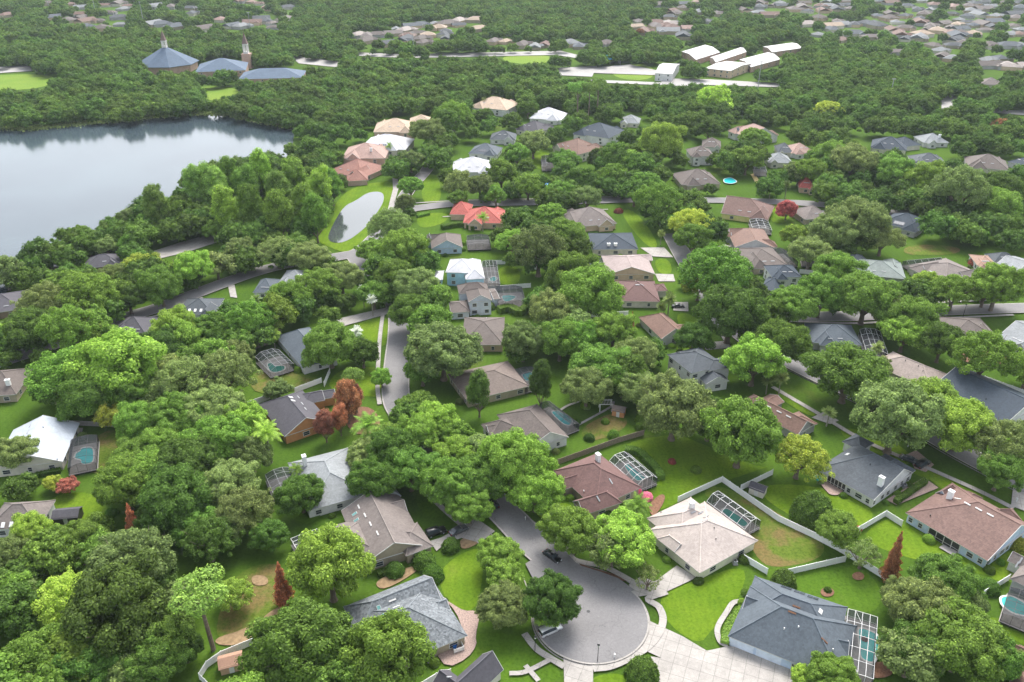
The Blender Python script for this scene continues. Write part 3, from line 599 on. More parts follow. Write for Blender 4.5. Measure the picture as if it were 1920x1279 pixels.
house('S6', 'white two-storey gabled house with a taupe roof beside a dark pool cage', 'the white gabled two-storey house', STP, wallc('cool_white', (.74, .80, .90)),
 [Wg(735,600, 790,770, 1150,748, e='hg', r=2.4, z=5.5, n=2), Wg(640,650, 1095,620, 1060,490, e='hh', r=2.4, z=5.1, nw=1), Wg(520,935, 812,912, 770,740, e='gh', r=1.6, z=2.8, n=1), Wg(1150,735, 1240,722, 1180,560, e='gg', r=.7, z=3.0, nw=1)])
house('F', 'grey-brown hip roofed house tucked among oaks below the white gabled house', 'the grey-brown hip roof among oaks', STP, PE, [Wg(855,650, 938,645, 955,592, r=3.4)], extras=[('pipe',912,598,M_white)])
house('F', 'brown-grey roofed house with a blue-green pool, hidden by dark round trees', 'the brown-grey roof behind round trees', ('mudbrown', (.22, .175, .15), .14), TA, [Wg(872,757, 987,722, 955,672, r=3.0)])
house('S7', 'cream house with a dark navy hip roof covered in solar strips', 'the navy solar roofed cream house', SNV, CR, [Wg(190,275, 692,280, 600,100, r=3.4, n=3)], extras=[('chim',355,235,.9), ('chim',430,235,.9)])
house('S7', 'pinkish beige roofed house with a peach gable wall', 'the peach gabled house', ('pinkbeige', (.42, .34, .32), .1), PE,
 [Wg(265,340, 350,548, 872,548, e='hg', r=3.0, n=3), Wg(640,400, 840,400, 800,330, e='hg', r=1.1, z=2.8, nw=1)], extras=[('pipe',545,355), ('pipe',525,320), ('pipe',335,320)])
house('S7', 'dark maroon-brown hip roofed house beside a bright blue pool', 'the maroon-brown roof by the blue pool', SMA, CR, [Wg(448,845, 900,842, 870,618, r=3.6, n=2), Wg(870,735, 1000,730, 960,650, e='hh', r=1.3, z=2.75, nw=1)], extras=[(V_,670,665,M_metal), (V_,720,665,M_metal), ('pipe',650,625,M_white)])
house('S7', 'reddish brown roofed house with an open garage', 'the reddish roof with the open garage', SVB, WH, [Wg(640,1000, 935,1240, 1275,1222, e='hg', r=3.0, n=1), Wg(1000,1200, 1262,1225, 1190,1100, e='hh', r=1.3, z=2.8, g=0, gmat=M_black)])  # black door panel: the shade inside the open garage put into its colour
SIMPLE = [ # label, short, roof, wall, wings..., cat
 ('red clay tile roofed house with peach walls beside the curving street', 'the red tile roof', SRED, PE, [Wg(868,418, 944,419, 945,387, r=3.6), Wg(843,402, 880,403, 878,382, r=1.8, nw=1, z=2.8)]),
 ('grey-brown roofed house with a pale blue gable wall near the pond', 'the grey-brown roof with pale blue gable', STP, BL, [Wg(800,440, 813,465, 875,466, e='hg', r=3.4)]),
 ('taupe hip roofed house with a small red-leaved shrub in front', 'the taupe hip roof by the junction', STN, PE, [Wg(1075,426, 1157,419, 1130,388, r=3.4), Wg(1040,420, 1082,424, 1078,402, r=1.6, nw=1)]),
 ('wide flat white roofed house with a grey screened lanai', 'the wide white flat roof', SWT, WH, [Wg(850,324, 925,322, 918,293, r=1.6)]),
 ('blue-grey solar roofed house just behind the wide white roof', 'the blue-grey roof behind the white one', SB, WH, [Wg(878,288, 932,291, 942,264, r=3.2)]),
 ('dark blue-grey hip roofed house amid oaks left of the darkest roof', 'the dark blue-grey hip roof amid oaks', SDG, WH, [Wg(918,262, 966,263, 972,241, r=3)]),
 ('nearly black hip roofed house below the long white roof', 'the nearly black hip roof', SPU, CR, [Wg(966,241, 1010,249, 1014,224, r=3)]),
 ('long bright white tile roofed house with an oak in front', 'the long white tile roof', SWT, WH, [Wg(992,222, 1052,226, 1082,206, r=2.6)]),
 ('large cream house with sand tile roof and two palms in front', 'the cream house with two palms', SSA, WH, [Wg(880,200, 950,207, 957,186, r=3.2, z=4.5)]),
 ('white two-storey house with a navy hip roof and chimney', 'the white two-storey navy roofed house', SNV, WH, [Wg(1074,250, 1142,260, 1160,240, r=3, z=4.8)]),
 ('brown tile roofed two-storey house behind a pool cage and palm', 'the brown tile two-storey house', SVB, CR, [Wg(1035,276, 1085,290, 1112,270, r=3.2, z=4.8)]),
 ('pale grey roofed house deep among the trees, right of the navy roof', 'the pale grey roof among trees', SLG, CR, [Wg(1162,230, 1198,232, 1200,214, r=3)]),
 ('largest peach tile roofed mansion near the lake', 'the peach tile mansion', SSA, PK, [Wg(700,248, 778,247, 784,219, r=3.4, z=4.2), Wg(768,232, 812,231, 810,216, r=2.6, z=4, nw=1)]),
 ('white tile roofed mansion with a dark solar patch near the lake', 'the white tile mansion', SWT, CR, [Wg(674,278, 760,281, 772,252, r=3.2, z=4.2)]),
 ('pink tile roofed mansion with a round turret and white chimney', 'the pink tile mansion', SPK, PK, [Wg(640,297, 722,297, 726,268, r=3.2, z=4.2)]),
 ('terracotta tile roofed house at the wooded lake edge', 'the terracotta roof by the lake wood', ('terracotta', (.36, .18, .14), .16), PK, [Wg(612,322, 680,334, 700,305, r=3.4), Wg(650,340, 690,338, 692,312, r=2.6, nw=1)]),
 ('small taupe roofed white house left of a bright oak', 'the small taupe roof behind the white cottage', STP, WH, [Wg(1316,275, 1352,277, 1358,256, r=3)]),
 ('white two-storey cottage with grey-brown hip roof', 'the white two-storey cottage', STP, WH, [Wg(1295,293, 1340,293, 1338,277, r=2.6, z=5)]),
 ('white house with a pinkish red roof carrying a solar panel', 'the pinkish red solar roof', SPK, WH, [Wg(1366,244, 1404,260, 1442,247, e='hg', r=3.2, z=4)]),
 ('pinkish roofed house with a white upper gable among oaks', 'the pinkish roof with a white gable', SPK, WH, [Wg(1484,288, 1530,286, 1552,264, r=3)]),
 ('grey roofed cream house with a chimney and screened pool to its left', 'the cream house with grey roof', SLG, CR, [Wg(1440,305, 1487,306, 1490,287, r=3.2)]),
 ('long navy roofed house with several hips at the right', 'the long navy roof', SNV, CR, [Wg(1632,276, 1700,283, 1710,258, r=3), Wg(1692,276, 1728,272, 1722,250, r=2.8, nw=1)]),
 ('grey roofed house with a white chimney next to the long navy roof', 'the grey roof with white chimney', SLG, WH, [Wg(1732,268, 1780,268, 1772,249, r=3)]),
 ('wide taupe roofed house near the right edge with two pale vents', 'the wide taupe roof near the right edge', STP, CR, [Wg(1812,312, 1893,320, 1908,296, r=3.4)]),
 ('dark blue roofed house cut by the right edge', 'the dark blue roof cut by the right edge', SNV, WH, [Wg(1888,303, 1945,318, 1950,292, r=3)]),
 ('slate roofed house hidden behind lime green oaks', 'the slate roof behind lime oaks', SDG, WH, [Wg(1712,308, 1778,312, 1782,292, r=3)]),
 ('pinkish brown roofed house far right, below a reddish shrub', 'the pinkish brown roof far right', STN, CR, [Wg(1840,158, 1882,160, 1884,143, r=3)]),
 ('brown roofed house with a yellow gable wall by the street', 'the brown roof with yellow gable', SRB, ('yel'), [Wg(1352,400, 1440,412, 1432,383, e='gh', r=3)]),
 ('red-brown roofed house with a white gable wall beside a dark cage', 'the red-brown roof with white gable', SVB, WH, [Wg(1358,428, 1380,463, 1456,466, e='hg', r=3.4)]),
 ('taupe hip roofed house with a curved green pool cage', 'the taupe hip roof with the curved cage', STP, TA, [Wg(1402,501, 1480,499, 1446,463, r=3.4)]),
 ('slate blue roofed white house with a lower front wing', 'the slate blue roof with lower wing', SNV, WH, [Wg(1448,520, 1505,520, 1486,498, r=2.6, z=4.6), Wg(1424,540, 1456,548, 1474,522, r=2, nw=1)]),
 ('dark blue hip roofed grey house with solar strips by the upper street', 'the dark blue hip roof by the upper street', SNV, GY, [Wg(1650,417, 1722,434, 1740,408, r=3.4)]),
 ('brown-grey roofed house partly behind dry grey-green oaks', 'the brown-grey roof behind grey-green oaks', STN, TA, [Wg(1510,412, 1562,408, 1568,385, r=3.2)]),
 ('small charcoal roofed house above the pale green roof', 'the small charcoal roof', SDG, GY, [Wg(1588,500, 1632,496, 1620,477, r=2.6)]),
 ('pale green-grey roofed house behind a row of dark oaks', 'the pale green-grey roof', ('palegreen', (.26, .30, .28), .1), GY, [Wg(1600,515, 1695,522, 1692,492, r=3.2)]),
 ('wide tan-grey roofed house with a silver pool cage behind', 'the wide tan-grey roof', STN, CR, [Wg(1705,498, 1773,534, 1843,517, r=3.2)]),
 ('little tan shed-like house beside a crimson shrub', 'the little tan house by the crimson shrub', ('tanroof', (.42, .27, .20), .1), WH, [Wg(1828,500, 1866,500, 1858,478, r=2)]),
 ('charcoal roofed house right of the little tan house', 'the charcoal roof on the right', SDG, WH, [Wg(1862,494, 1908,490, 1895,474, r=2.4)]),
 ('white gabled house with pale grey roof at the right edge', 'the white gabled house at the right edge', SLG, WH, [Wg(1866,502, 1905,516, 1940,492, e='gg', r=2.6)]),
 ('blue-grey roofed house below the lower right street', 'the blue-grey roof below the street', SB, GY, [Wg(1520,645, 1612,645, 1600,608, r=3.4)]),
 ('taupe roofed house below the lower right street, near the right edge', 'the taupe roof below the street', STP, CR, [Wg(1785,632, 1885,640, 1835,598, r=3)]),
 ('white house with a grey gable roof cut off at the right edge', 'the white grey-roofed corner house', SLG, WH, [Wg(1880,634, 1935,660, 1975,620, e='gg', r=3)]),
 ('taupe hip roofed house with a tall chimney left of a small open pool', 'the taupe chimney roof above the street', STP, TA, [Wg(1278,347, 1352,345, 1340,316, r=3)]),
 ('small dark roofed lanai house tucked left of the pinkish roof', 'the small dark roof by the pinkish one', SDG, CR, [Wg(1458,286, 1488,287, 1484,272, r=2)]),
 ('small red roofed orange house behind the upper street palms', 'the small red roofed orange house', SRED, PE, [Wg(1498,352, 1527,354, 1527,326, r=2.2)]),
 ('dark brown hip roofed house near the lake shore', 'the dark brown hip roof by the lake', SPU, BR, [Wg(163,501, 245,499, 224,480, r=3)]),
 ('dark charcoal roofed house cut by the left edge', 'the charcoal roof cut by the left edge', SPU, BR, [Wg(-40,590, 46,580, 50,545, r=3.2)], ),
 ('dark roofed house with several skylights beside the left street', 'the dark roof with skylights', SDG, WH, [Wg(330,590, 402,590, 420,560, r=3)]),
 ('slate roofed house with a silver palm in front', 'the slate roof by the silver palm', SB, WH, [Wg(478,548, 516,550, 522,525, r=3)]),
 ('pale green-grey roofed house with white chimneys in the trees', 'the pale roof with white chimneys', SLG, WH, [Wg(524,533, 578,538, 585,510, r=3.2)]),
 ('small grey-brown roofed house in thick trees on the left', 'the small grey-brown roof on the left', SPU, TA, [Wg(222,618, 282,634, 285,600, r=3)]),
 ('brown-grey roofed house at the left edge with a white chimney', 'the brown-grey roof at the left edge', STP, TA, [Wg(-45,745, 32,740, 62,690, r=3.6)]),
 ('taupe roofed house with white skylights at the lower left edge', 'the taupe roof at the lower left edge', STN, WH, [Wg(-30,995, 72,988, 106,937, r=3.2)]),
 ('dark blue-grey roofed house cut off by the bottom edge', 'the dark roof at the bottom edge', SPU, CR, [Wg(800,1312, 905,1232, 957,1252, e='hg', r=3)]),
 ('brown roofed house cut off at the bottom right corner', 'the brown roof in the bottom right corner', SVB, CR, [Wg(1880,1300, 1915,1215, 2000,1240, r=3)]),
 ('speckled taupe roofed house cut by the right edge', 'the speckled taupe roof at right', STN, WH, [Wg(1893,1085, 1928,1045, 2010,1085, r=3)]),
]
for s_ in SIMPLE:
    lab, sh, rf_, wl_, wg_ = s_[:5]
    if wl_ == 'yel': wl_ = YE
    for q in wg_:
        if max(q['c'][1::2]) < 440: q['far'] = 1
    ex = ()
    if 'white chimney' in lab or 'chimneys' in lab:
        c = wg_[0]['c']; ex = [('chim', (c[0]+c[2]+c[4])/3, (c[1]+c[3]+c[5])/3-4, 1.6)]
    elif 'skylights' in lab:
        c = wg_[0]['c']; ex = [('sky', c[0]+t*(c[2]-c[0]), c[1]-8+t*(c[3]-c[1]), M_skyw) for t in (.35, .5, .65)]
    elif 'solar' in lab:
        c = wg_[0]['c']; ex = [('solar', (c[0]+c[2])/2, (c[1]+c[3])/2-7, 4)]
    else:
        c = wg_[0]['c']; ex = [(V_, c[0]+t*(c[2]-c[0]), c[1]-10+t*(c[3]-c[1]), M_metal) for t in (.4, .6)]
    house('F', lab, sh, rf_, wl_, wg_, extras=ex, big=False)
# ================================================================= church, school and other far buildings
M_schoolroof = mottled('white_membrane_roof', (.46, .45, .45), .05, .3, .6, .3, 0, .05)
def school(lab, sh, wings, wall=None, name='school_building', cat='school building', roof=None, extras=()):
    return house('F', lab, sh, roof or M_schoolroof, wall or wallc('pinkbrick', (.50, .34, .27)), wings, cat=cat, name=name, big=True, extras=extras)
school('white roofed school wing nearest the playground, low brick walls', 'the leftmost white school roof', [Wg(1305,112, 1350,98, 1322,84, e='gg', r=1.5, z=4.6, raw=1)])
school('peach walled school front block with a recessed brick entrance', 'the peach school front', [Wg(1322,128, 1370,133, 1410,119, e='gg', r=1.2, z=6, raw=1)], wall=PE)
school('narrow white roofed school wing in the middle of the group', 'the middle school wing', [Wg(1342,117, 1400,97, 1388,89, e='gg', r=1.5, z=4.6, raw=1)])
school('greyish white roofed school wing sloping to the right', 'the greyish white school roof', [Wg(1408,126, 1463,111, 1440,98, e='gg', r=1.5, z=4.6, raw=1)])
school('farthest white roofed school wing behind the dark trees', 'the farthest school wing', [Wg(1448,98, 1504,90, 1485,80, e='gg', r=1.5, z=4.6, raw=1)])
school('separate white school hall left of the peach front', 'the separate white school hall', [Wg(1229,137, 1262,139, 1274,120, e='gg', r=2.5, z=6)], wall=WH)
SCH = ('slateblue', (.085, .125, .18), .1)
def church():
    base = P(317, 131); root = empty('church', base); tag(root, 'church with a wide slate blue pyramid roof and a small white cupola with brown spire', 'church')
    r = 25; mb = MB(); n = 8; ring = [(r*math.cos(R(22.5+45*i)), r*math.sin(R(22.5+45*i))) for i in range(n)]
    mb.add([(x, y, 6) for x, y in ring]+[(0, 0, 19)], [(i, (i+1) % n, n) for i in range(n)]); mb.add([(x, y, 5.7) for x, y in ring]+[(x, y, 6) for x, y in ring], [(i, (i+1) % n, n+(i+1) % n, n+i) for i in range(n)]+[tuple(range(n))[::-1]])
    ro = mb.build('roof', shingle(*SCH), root)
    mb = MB(); mb.prism([(x*.93, y*.93) for x, y in ring], 0, 5.7); mb.build('wall', wallc('pinkbrick', (.50, .34, .27)), root)
    cupola(root, 0, 0, 18.5, 1.8, 4.5, 8, wallc('cupola', (.78, .76, .72)))
    ROOFPOLY.append([(263, 134), (313, 100), (372, 130)]); u, v, _ = proj(base); MARKS.append((u, v-10, 'the pyramid roofed church', root))
def cupola(root, x, y, z, hw, h, sp, wm):
    mb = MB(); mb.bx((x, y, z), (2*hw, 2*hw, 1.6)); mb.bx((x, y, z+h), (2*hw, 2*hw, .8))
    for a in (-1, 0, 1):
        for b in (-1, 0, 1):
            if a or b: mb.bx((x+a*(hw-.3), y+b*(hw-.3), z+h/2+.2), (.55, .55, h-.5))
    t = mb.build('belfry', wm, root); mb = MB(); q = hw+.1
    mb.add([(x-q, y-q, z+h+.4), (x+q, y-q, z+h+.4), (x+q, y+q, z+h+.4), (x-q, y+q, z+h+.4), (x, y, z+h+.4+sp)], [(0, 1, 4), (1, 2, 4), (2, 3, 4), (3, 0, 4), (3, 2, 1, 0)])
    mb.bar((x, y, z+h+sp), (x, y, z+h+sp+3), .12); mb.build('spire', mottled('copper_brown', (.20, .135, .12), .15, 2), t)
church()
hall = school('brick church hall with slate blue hip roofs and a white bell tower', 'the church hall with bell tower', [Wg(372,134, 470,133, 460,118, e='hh', r=7, z=6.5), Wg(452,148, 572,146, 569,133, e='hh', r=5, z=8)], name='church_hall', cat='church hall', roof=shingle(*SCH))
hl = hall.location; tp = P(466, 128)
mb = MB(); mb.bx((tp.x-hl.x, tp.y-hl.y, 6), (7, 7, 12)); mb.build('tower', wallc('pinkbrick', (.50, .34, .27)), hall); cupola(hall, tp.x-hl.x, tp.y-hl.y, 12.8, 2.0, 6.5, 9, wallc('cupola', (.78, .76, .72)))
# ================================================================= pools and their screened cages
def poolmat(name, col): return water('pool_'+name, mul(col, .9), mul(col, 1.1), .12, .08, 2.5, 1.33)
TEAL, TUR, BLUE, GRN = poolmat('teal', (.03, .38, .36)), poolmat('turquoise', (.03, .50, .52)), poolmat('blue', (.02, .30, .68)), poolmat('green', (.03, .24, .19))
def pool(key, poly, mat, label):
    q = [P(u, v) for u, v in pts(key, *poly)]
    for _ in range(2): q = [x for i in range(len(q)) for x in (q[i]*.8+q[(i+1) % len(q)]*.2, q[i]*.2+q[(i+1) % len(q)]*.8)]
    c = sum(q, Vector())/len(q); root = empty('swimming_pool', c); tag(root, label, 'pool')
    n = len(q); z = ZS[0]; o = [c+(p-c)*(1+.45/max(.5, (p-c).length)) for p in q]
    vs = [(p.x-c.x, p.y-c.y, z+.05) for p in q]+[(p.x-c.x, p.y-c.y, z+.05) for p in o]+[(p.x-c.x, p.y-c.y, z-.01) for p in o]+[(p.x-c.x, p.y-c.y, z-.02) for p in q]
    obj('coping', vs, [(i, (i+1) % n, n+(i+1) % n, n+i) for i in range(n)]+[(n+i, n+(i+1) % n, 2*n+(i+1) % n, 2*n+i) for i in range(n)]+[(i, (i+1) % n, 3*n+(i+1) % n, 3*n+i) for i in range(n)], M_trim, root)
    obj('water', [(p.x-c.x, p.y-c.y, z+.015) for p in q], [tuple(range(n))], mat, root); ZS[0] += .004
    return root
def cage(key, c, label, nx=4, ny=4, h=2.9, arch=1.0, fm=None, deck=True, group=None):
    a, b, d = [fp(key, c[i], c[i+1]) for i in (0, 2, 4)]; A, B, D = P(*a, h), P(*b, h), P(*d, h)
    U = B-A; L = U.length; U.normalize(); V = Vector((-U.y, U.x, 0)); W_ = (D-B).dot(V)
    if W_ < 0: V = -V; W_ = -W_
    base = Vector((A.x, A.y, 0)); root = empty('pool_enclosure', base); tag(root, label, 'pool cage', group); fm = fm or M_white
    def z(v): return h+arch*(1-(2*v/W_-1)**4)*min(1, 1)
    def q(u, v, zz=None): p = U*u+V*v; p.z = z(v) if zz is None else zz; return p
    fr = MB(); r = .042
    us = [L*i/nx for i in range(nx+1)]; vv = [W_*i/ny for i in range(ny+1)]
    for u in us:
        for v0, v1 in zip(vv, vv[1:]): fr.bar(q(u, v0), q(u, v1), r)
    for v in vv:
        fr.bar(q(0, v), q(L, v), r)
    for i, u in enumerate(us):
        for v in (0, W_): fr.bar(q(u, v, 0), q(u, v), r)
    for v in vv:
        for u in (0, L): fr.bar(q(u, v, 0), q(u, v), r)
    for v in (0, W_): fr.bar(q(0, v, 1.0), q(L, v, 1.0), r*.7)
    for u in (0, L): fr.bar(q(u, 0, 1.0), q(u, W_, 1.0), r*.7)
    for i in (0, nx-1): 
        fr.bar(q(us[i], vv[1]), q(us[i+1], vv[2]), r*.7)
    fr.build('frame', fm, root)
    sc = MB()
    for v0, v1 in zip(vv, vv[1:]): sc.add([q(0, v0), q(L, v0), q(L, v1), q(0, v1)], [(0, 1, 2, 3)])
    for v in (0, W_): sc.add([q(0, v, 0), q(L, v, 0), q(L, v), q(0, v)], [(0, 1, 2, 3)])
    for u in (0, L):
        n = len(vv); sc.add([q(u, v, 0) for v in vv]+[q(u, v) for v in vv], [(i, i+1, n+i+1, n+i) for i in range(n-1)])
    sc.build('screen', M_screen, root)
    if deck:
        zz = ZS[0]; ZS[0] += .004; p = [q(-.2, -.2, zz), q(L+.2, -.2, zz), q(L+.2, W_+.2, zz), q(-.2, W_+.2, zz)]
        tag(obj('pool_deck', [x+base for x in p], [(0, 1, 2, 3)], M_deck), kind='structure')
    ROOFPOLY.append(convex([proj(base+q(u, v, zz))[:2] for u in (0, L) for v in (0, W_) for zz in (0, h+arch)]))
    return root
DK = mottled('bronze_frame', (.045, .04, .04), .1, 3, .5, .4)
cage('R6', (1060,270, 1480,640, 1710,470), 'white framed domed cage over a teal pool behind the maroon roof', 5, 4, 2.7, 1.3); pool('R6', (1275,370, 1340,345, 1420,420, 1540,510, 1610,560, 1480,605, 1400,530), TEAL, 'teal pool under the white framed domed cage')
cage('R3', (720,320, 1100,600, 1255,510), 'dark screened domed cage behind the pale beige roof', 5, 3, 2.8, 1.6); pool('R3', (860,430, 920,410, 980,450, 1060,500, 1130,560, 1090,600, 960,520), GRN, 'sea green pool inside the white fenced back yard')
cage('R2', (1415,460, 1345,1100, 1690,1085), 'flat topped white framed cage beside the blue-grey roof', 5, 4, 2.8, .1); pool('R2', (1510,700, 1570,690, 1740,770, 1700,1030, 1640,1050, 1540,1000, 1540,880), TEAL, 'deep teal pool in the flat topped cage at lower right')
cage('S1', (1060,440, 1010,860, 1420,850), 'dark bronze framed cage beside the pale roof at the left', 4, 3, 2.8, .6, DK); pool('S1', (1230,590, 1400,575, 1405,810, 1230,830, 1225,755, 1130,745, 1150,665, 1210,640), TUR, 'turquoise stepped pool beside the pale grey roof')
cage('S3', (150,630, 370,850, 735,745), 'silver framed cage curving over a small dark green pool', 5, 4, 2.8, 1.1, M_metal); pool('S3', (330,760, 400,750, 440,800, 590,790, 590,850, 470,890, 380,880), GRN, 'dark green pool with rock edge in the silver cage')
cage('R8', (1040,235, 1480,580, 1600,480), 'charcoal screened cage behind the arched porch house', 4, 3, 2.7, .5, DK); pool('R8', (1220,365, 1320,350, 1450,410, 1550,500, 1500,570, 1400,540), TUR, 'turquoise lagoon pool behind the arched porch house')
cage('F', (960,695, 985,725, 1020,712), 'charcoal cage beside the brown-grey roof, pool half covered', 3, 3, 2.7, .4, DK); pool('F', (978,704, 998,700, 1002,715, 985,718), TUR, 'small turquoise pool half hidden behind a dark round tree')
cage('S6', (990,160, 1035,500, 1260,490), 'tall blue-tinted cage attached to the light blue house', 4, 4, 3.2, .4, M_metal); pool('S6', (1110,430, 1180,410, 1215,440, 1180,480, 1110,480), TEAL, 'teal pool beside the light blue two-storey house')
cage('S6', (1190,560, 1235,790, 1640,750), 'dark framed cage beside the white gabled house', 5, 4, 2.8, .8, DK); pool('S6', (1280,700, 1400,690, 1510,715, 1420,770, 1330,795), TEAL, 'kidney shaped teal pool right of the white gabled house')
cage('S7', (160,665, 160,800, 420,790), 'black framed cage over the bright blue pool', 3, 3, 2.7, .3, DK); pool('S7', (215,765, 280,745, 345,775, 350,830, 280,850, 215,830), BLUE, 'bright blue freeform pool left of the maroon-brown roof')
cage('S7', (100,365, 110,520, 310,480), 'grey cage left of the pinkish beige roof', 3, 3, 2.7, .3, DK); pool('S7', (150,430, 210,425, 260,470, 230,500, 170,490), GRN, 'pale green pool left of the pinkish beige roof')
pool('S4', (30,575, 75,570, 112,620, 95,655, 50,625), TUR, 'small open turquoise pool behind the white two-storey slate house')
cage('F', (1612,618, 1625,660, 1662,655), 'white framed cage right of the blue-grey roof below the street', 4, 4, 2.8, .8)
cage('F', (1706,498, 1770,492, 1778,482), 'silver domed cage behind the wide tan-grey roof', 5, 2, 2.6, 1.2, M_metal)
cage('F', (1452,468, 1478,492, 1498,492), 'curved green tinted cage behind the taupe hip roof', 4, 2, 2.7, .8, DK)
cage('F', (1405,412, 1412,430, 1446,428), 'white framed cage beside the yellow gabled house', 4, 3, 2.7, .8)
cage('F', (875,442, 878,460, 920,458), 'brown screened cage right of the grey-brown roof near the pond', 4, 3, 2.7, .5, DK)
cage('F', (905,305, 904,323, 944,322), 'grey glass roofed lanai attached to the wide white roof', 4, 2, 3.2, .2, M_metal)
cage('F', (1015,292, 1017,312, 1040,312), 'silver cage on bright lawn left of the brown tile house', 3, 3, 3, .3, M_metal)
cage('F', (1895,1100, 1880,1150, 1960,1165), 'dark cage over an oval pool at the right edge', 4, 4, 2.8, .4, DK); pool('F', (1875,1125, 1895,1122, 1925,1140, 1930,1160, 1900,1155, 1878,1140), TEAL, 'oval teal pool at the right edge')
cage('F', (497,890, 512,925, 560,905), 'silver framed cage beside the tall chimney roof, palms inside', 4, 3, 2.8, .8, M_metal)
cage('F', (545,1010, 556,1029, 597,995), 'white framed flat cage behind the tan taupe roofed house', 3, 3, 2.8, .1)
cage('F', (1500,468, 1505,490, 1532,484), 'dark cage right of the red-brown gabled roof', 3, 3, 2.7, .3, DK)
pool('F', (1357,338, 1370,335, 1382,343, 1372,347, 1358,345), TUR, 'small pool with white rim beyond the upper street')
pool('F', (1880,742, 1905,745, 1935,765, 1930,775, 1895,757), GRN, 'dark teal lagoon pool at the right edge behind the navy roof')
cage('F', (1413,310, 1416,322, 1438,322), 'small silver cage left of the cream grey roofed house', 3, 2, 2.8, .3, M_metal)
pool('F', (1018,346, 1034,343, 1040,350, 1024,353), BLUE, 'blue pool glimpsed between oaks left of the junction')
# ================================================================= fences
def fence(label, px, mat=None, h=1.8, name='fence', step=2.4, cat='fence'):
    q = [P(u, v, h) for u, v in px]; base = Vector((q[0].x, q[0].y, 0)); root = empty(name, base); tag(root, label, cat); mat = mat or M_white
    mb = MB(); Z = Vector((0, 0, 1)); posts = []
    pm = None
    for a, b in zip(q, q[1:]):
        a = Vector((a.x, a.y, 0))-base; b = Vector((b.x, b.y, 0))-base; d = b-a; L = d.length; d.normalize(); n = Vector((-d.y, d.x, 0)); k = max(1, round(L/step))
        for i in range(k):
            s, e = a+d*(L*i/k+.07), a+d*(L*(i+1)/k-.07); c = (s+e)/2; m = int((e-s).length/.3)
            for j in range(m):   # boards with small gaps
                t = s+(e-s)*((j+.5)/m); mb.box(t+Z*(h/2-.04), d*((e-s).length/m/2-.008), n*.02, Z*(h/2-.08))
            for zz in (.2, h-.1): mb.box(c+Z*zz, (e-s)/2, n*.045, Z*.07)
            posts.append((a+d*(L*i/k), d, n))
    posts.append((b, d, n))
    mb.build('panel', mat, root)
    for p, d, n in posts[:100]:
        if pm is None:
            m2 = MB(); m2.bx((0, 0, h/2+.02), (.13, .13, h+.04)); m2.add([(-.09, -.09, h+.045), (.09, -.09, h+.045), (.09, .09, h+.045), (-.09, .09, h+.045), (0, 0, h+.14)], [(0, 1, 4), (1, 2, 4), (2, 3, 4), (3, 0, 4), (3, 2, 1, 0)])
            o = m2.build('post', mat, root); pm = o.data
        else: o = inst('post', pm, root)
        o.location = p; o.rotation_euler[2] = math.atan2(d.y, d.x)
    return root
FEN = [('long white vinyl fence wrapping the yard with the domed dark cage', [(1272,931), (1355,893), (1460,966), (1530,999), (1578,1024), (1675,1084)]), ('short white fence running from the yellow house down to the blue-grey roof', [(1396,1040), (1440,1066)]),
 ('white fence dividing the blue-grey roofed yard from the patchy yard', [(1455,1072), (1587,1042)]), ('white fence between the slate grey ranch and the brown roofed house', [(1603,992), (1663,957), (1693,976)]),
 ('white fence beside the small shed with dark roof', [(1390,909), (1450,880)]), ('curved white fence around the tan shed at bottom left', [(395,1285), (372,1262), (386,1240), (413,1221), (477,1195)]),
 ('white fence stretch left of the orange walled house', [(464,753), (520,733)]), ('white fence stretch behind the dark purplish roof', [(552,727), (602,708)]), ('short white fence return under the round tree', [(607,716), (618,690)]),
 ('white fence behind the light blue two-storey house lawn', [(928,488), (978,487), (1010,500)]), ('white fence between the blue house and the dark pool cage', [(914,537), (995,531)]), ('white fence left of the maroon-brown roof, above the blue pool', [(1099,530), (1146,529)]),
 ('pale fence left of the reddish roof with open garage', [(1098,587), (1178,583)]), ('white fence behind the rock pool at the right edge', [(1847,705), (1935,736)]), ('white fence by the round hedge at lower right', [(1846,1107), (1895,1077)]), ('white fence behind the dark crown at bottom right', [(1862,1188), (1935,1228)]),
 ('white fence right of the taupe hip roof', [(1500,505), (1545,508)]), ('white fence from the bottom roof to the patio corner', [(790,1279), (818,1262), (845,1254)])]
for lab, px in FEN: fence(lab, px)
fence('weathered wooden fence between the arched porch house and the maroon roof', [(1046,861), (1110,838), (1160,820), (1208,806)], M_wood)
fence('wooden fence with stained posts behind the silver framed cage', [(440,655), (518,630)], M_wood, 2.2)
fence('long low tan wall behind the turquoise pool on the left', [(118,788), (190,791), (258,794)], M_deck, 1.6, 'garden_wall', 3, 'wall')
fence('grey slatted fence beside the navy roof at the right', [(1802,714), (1838,699)], M_metal)
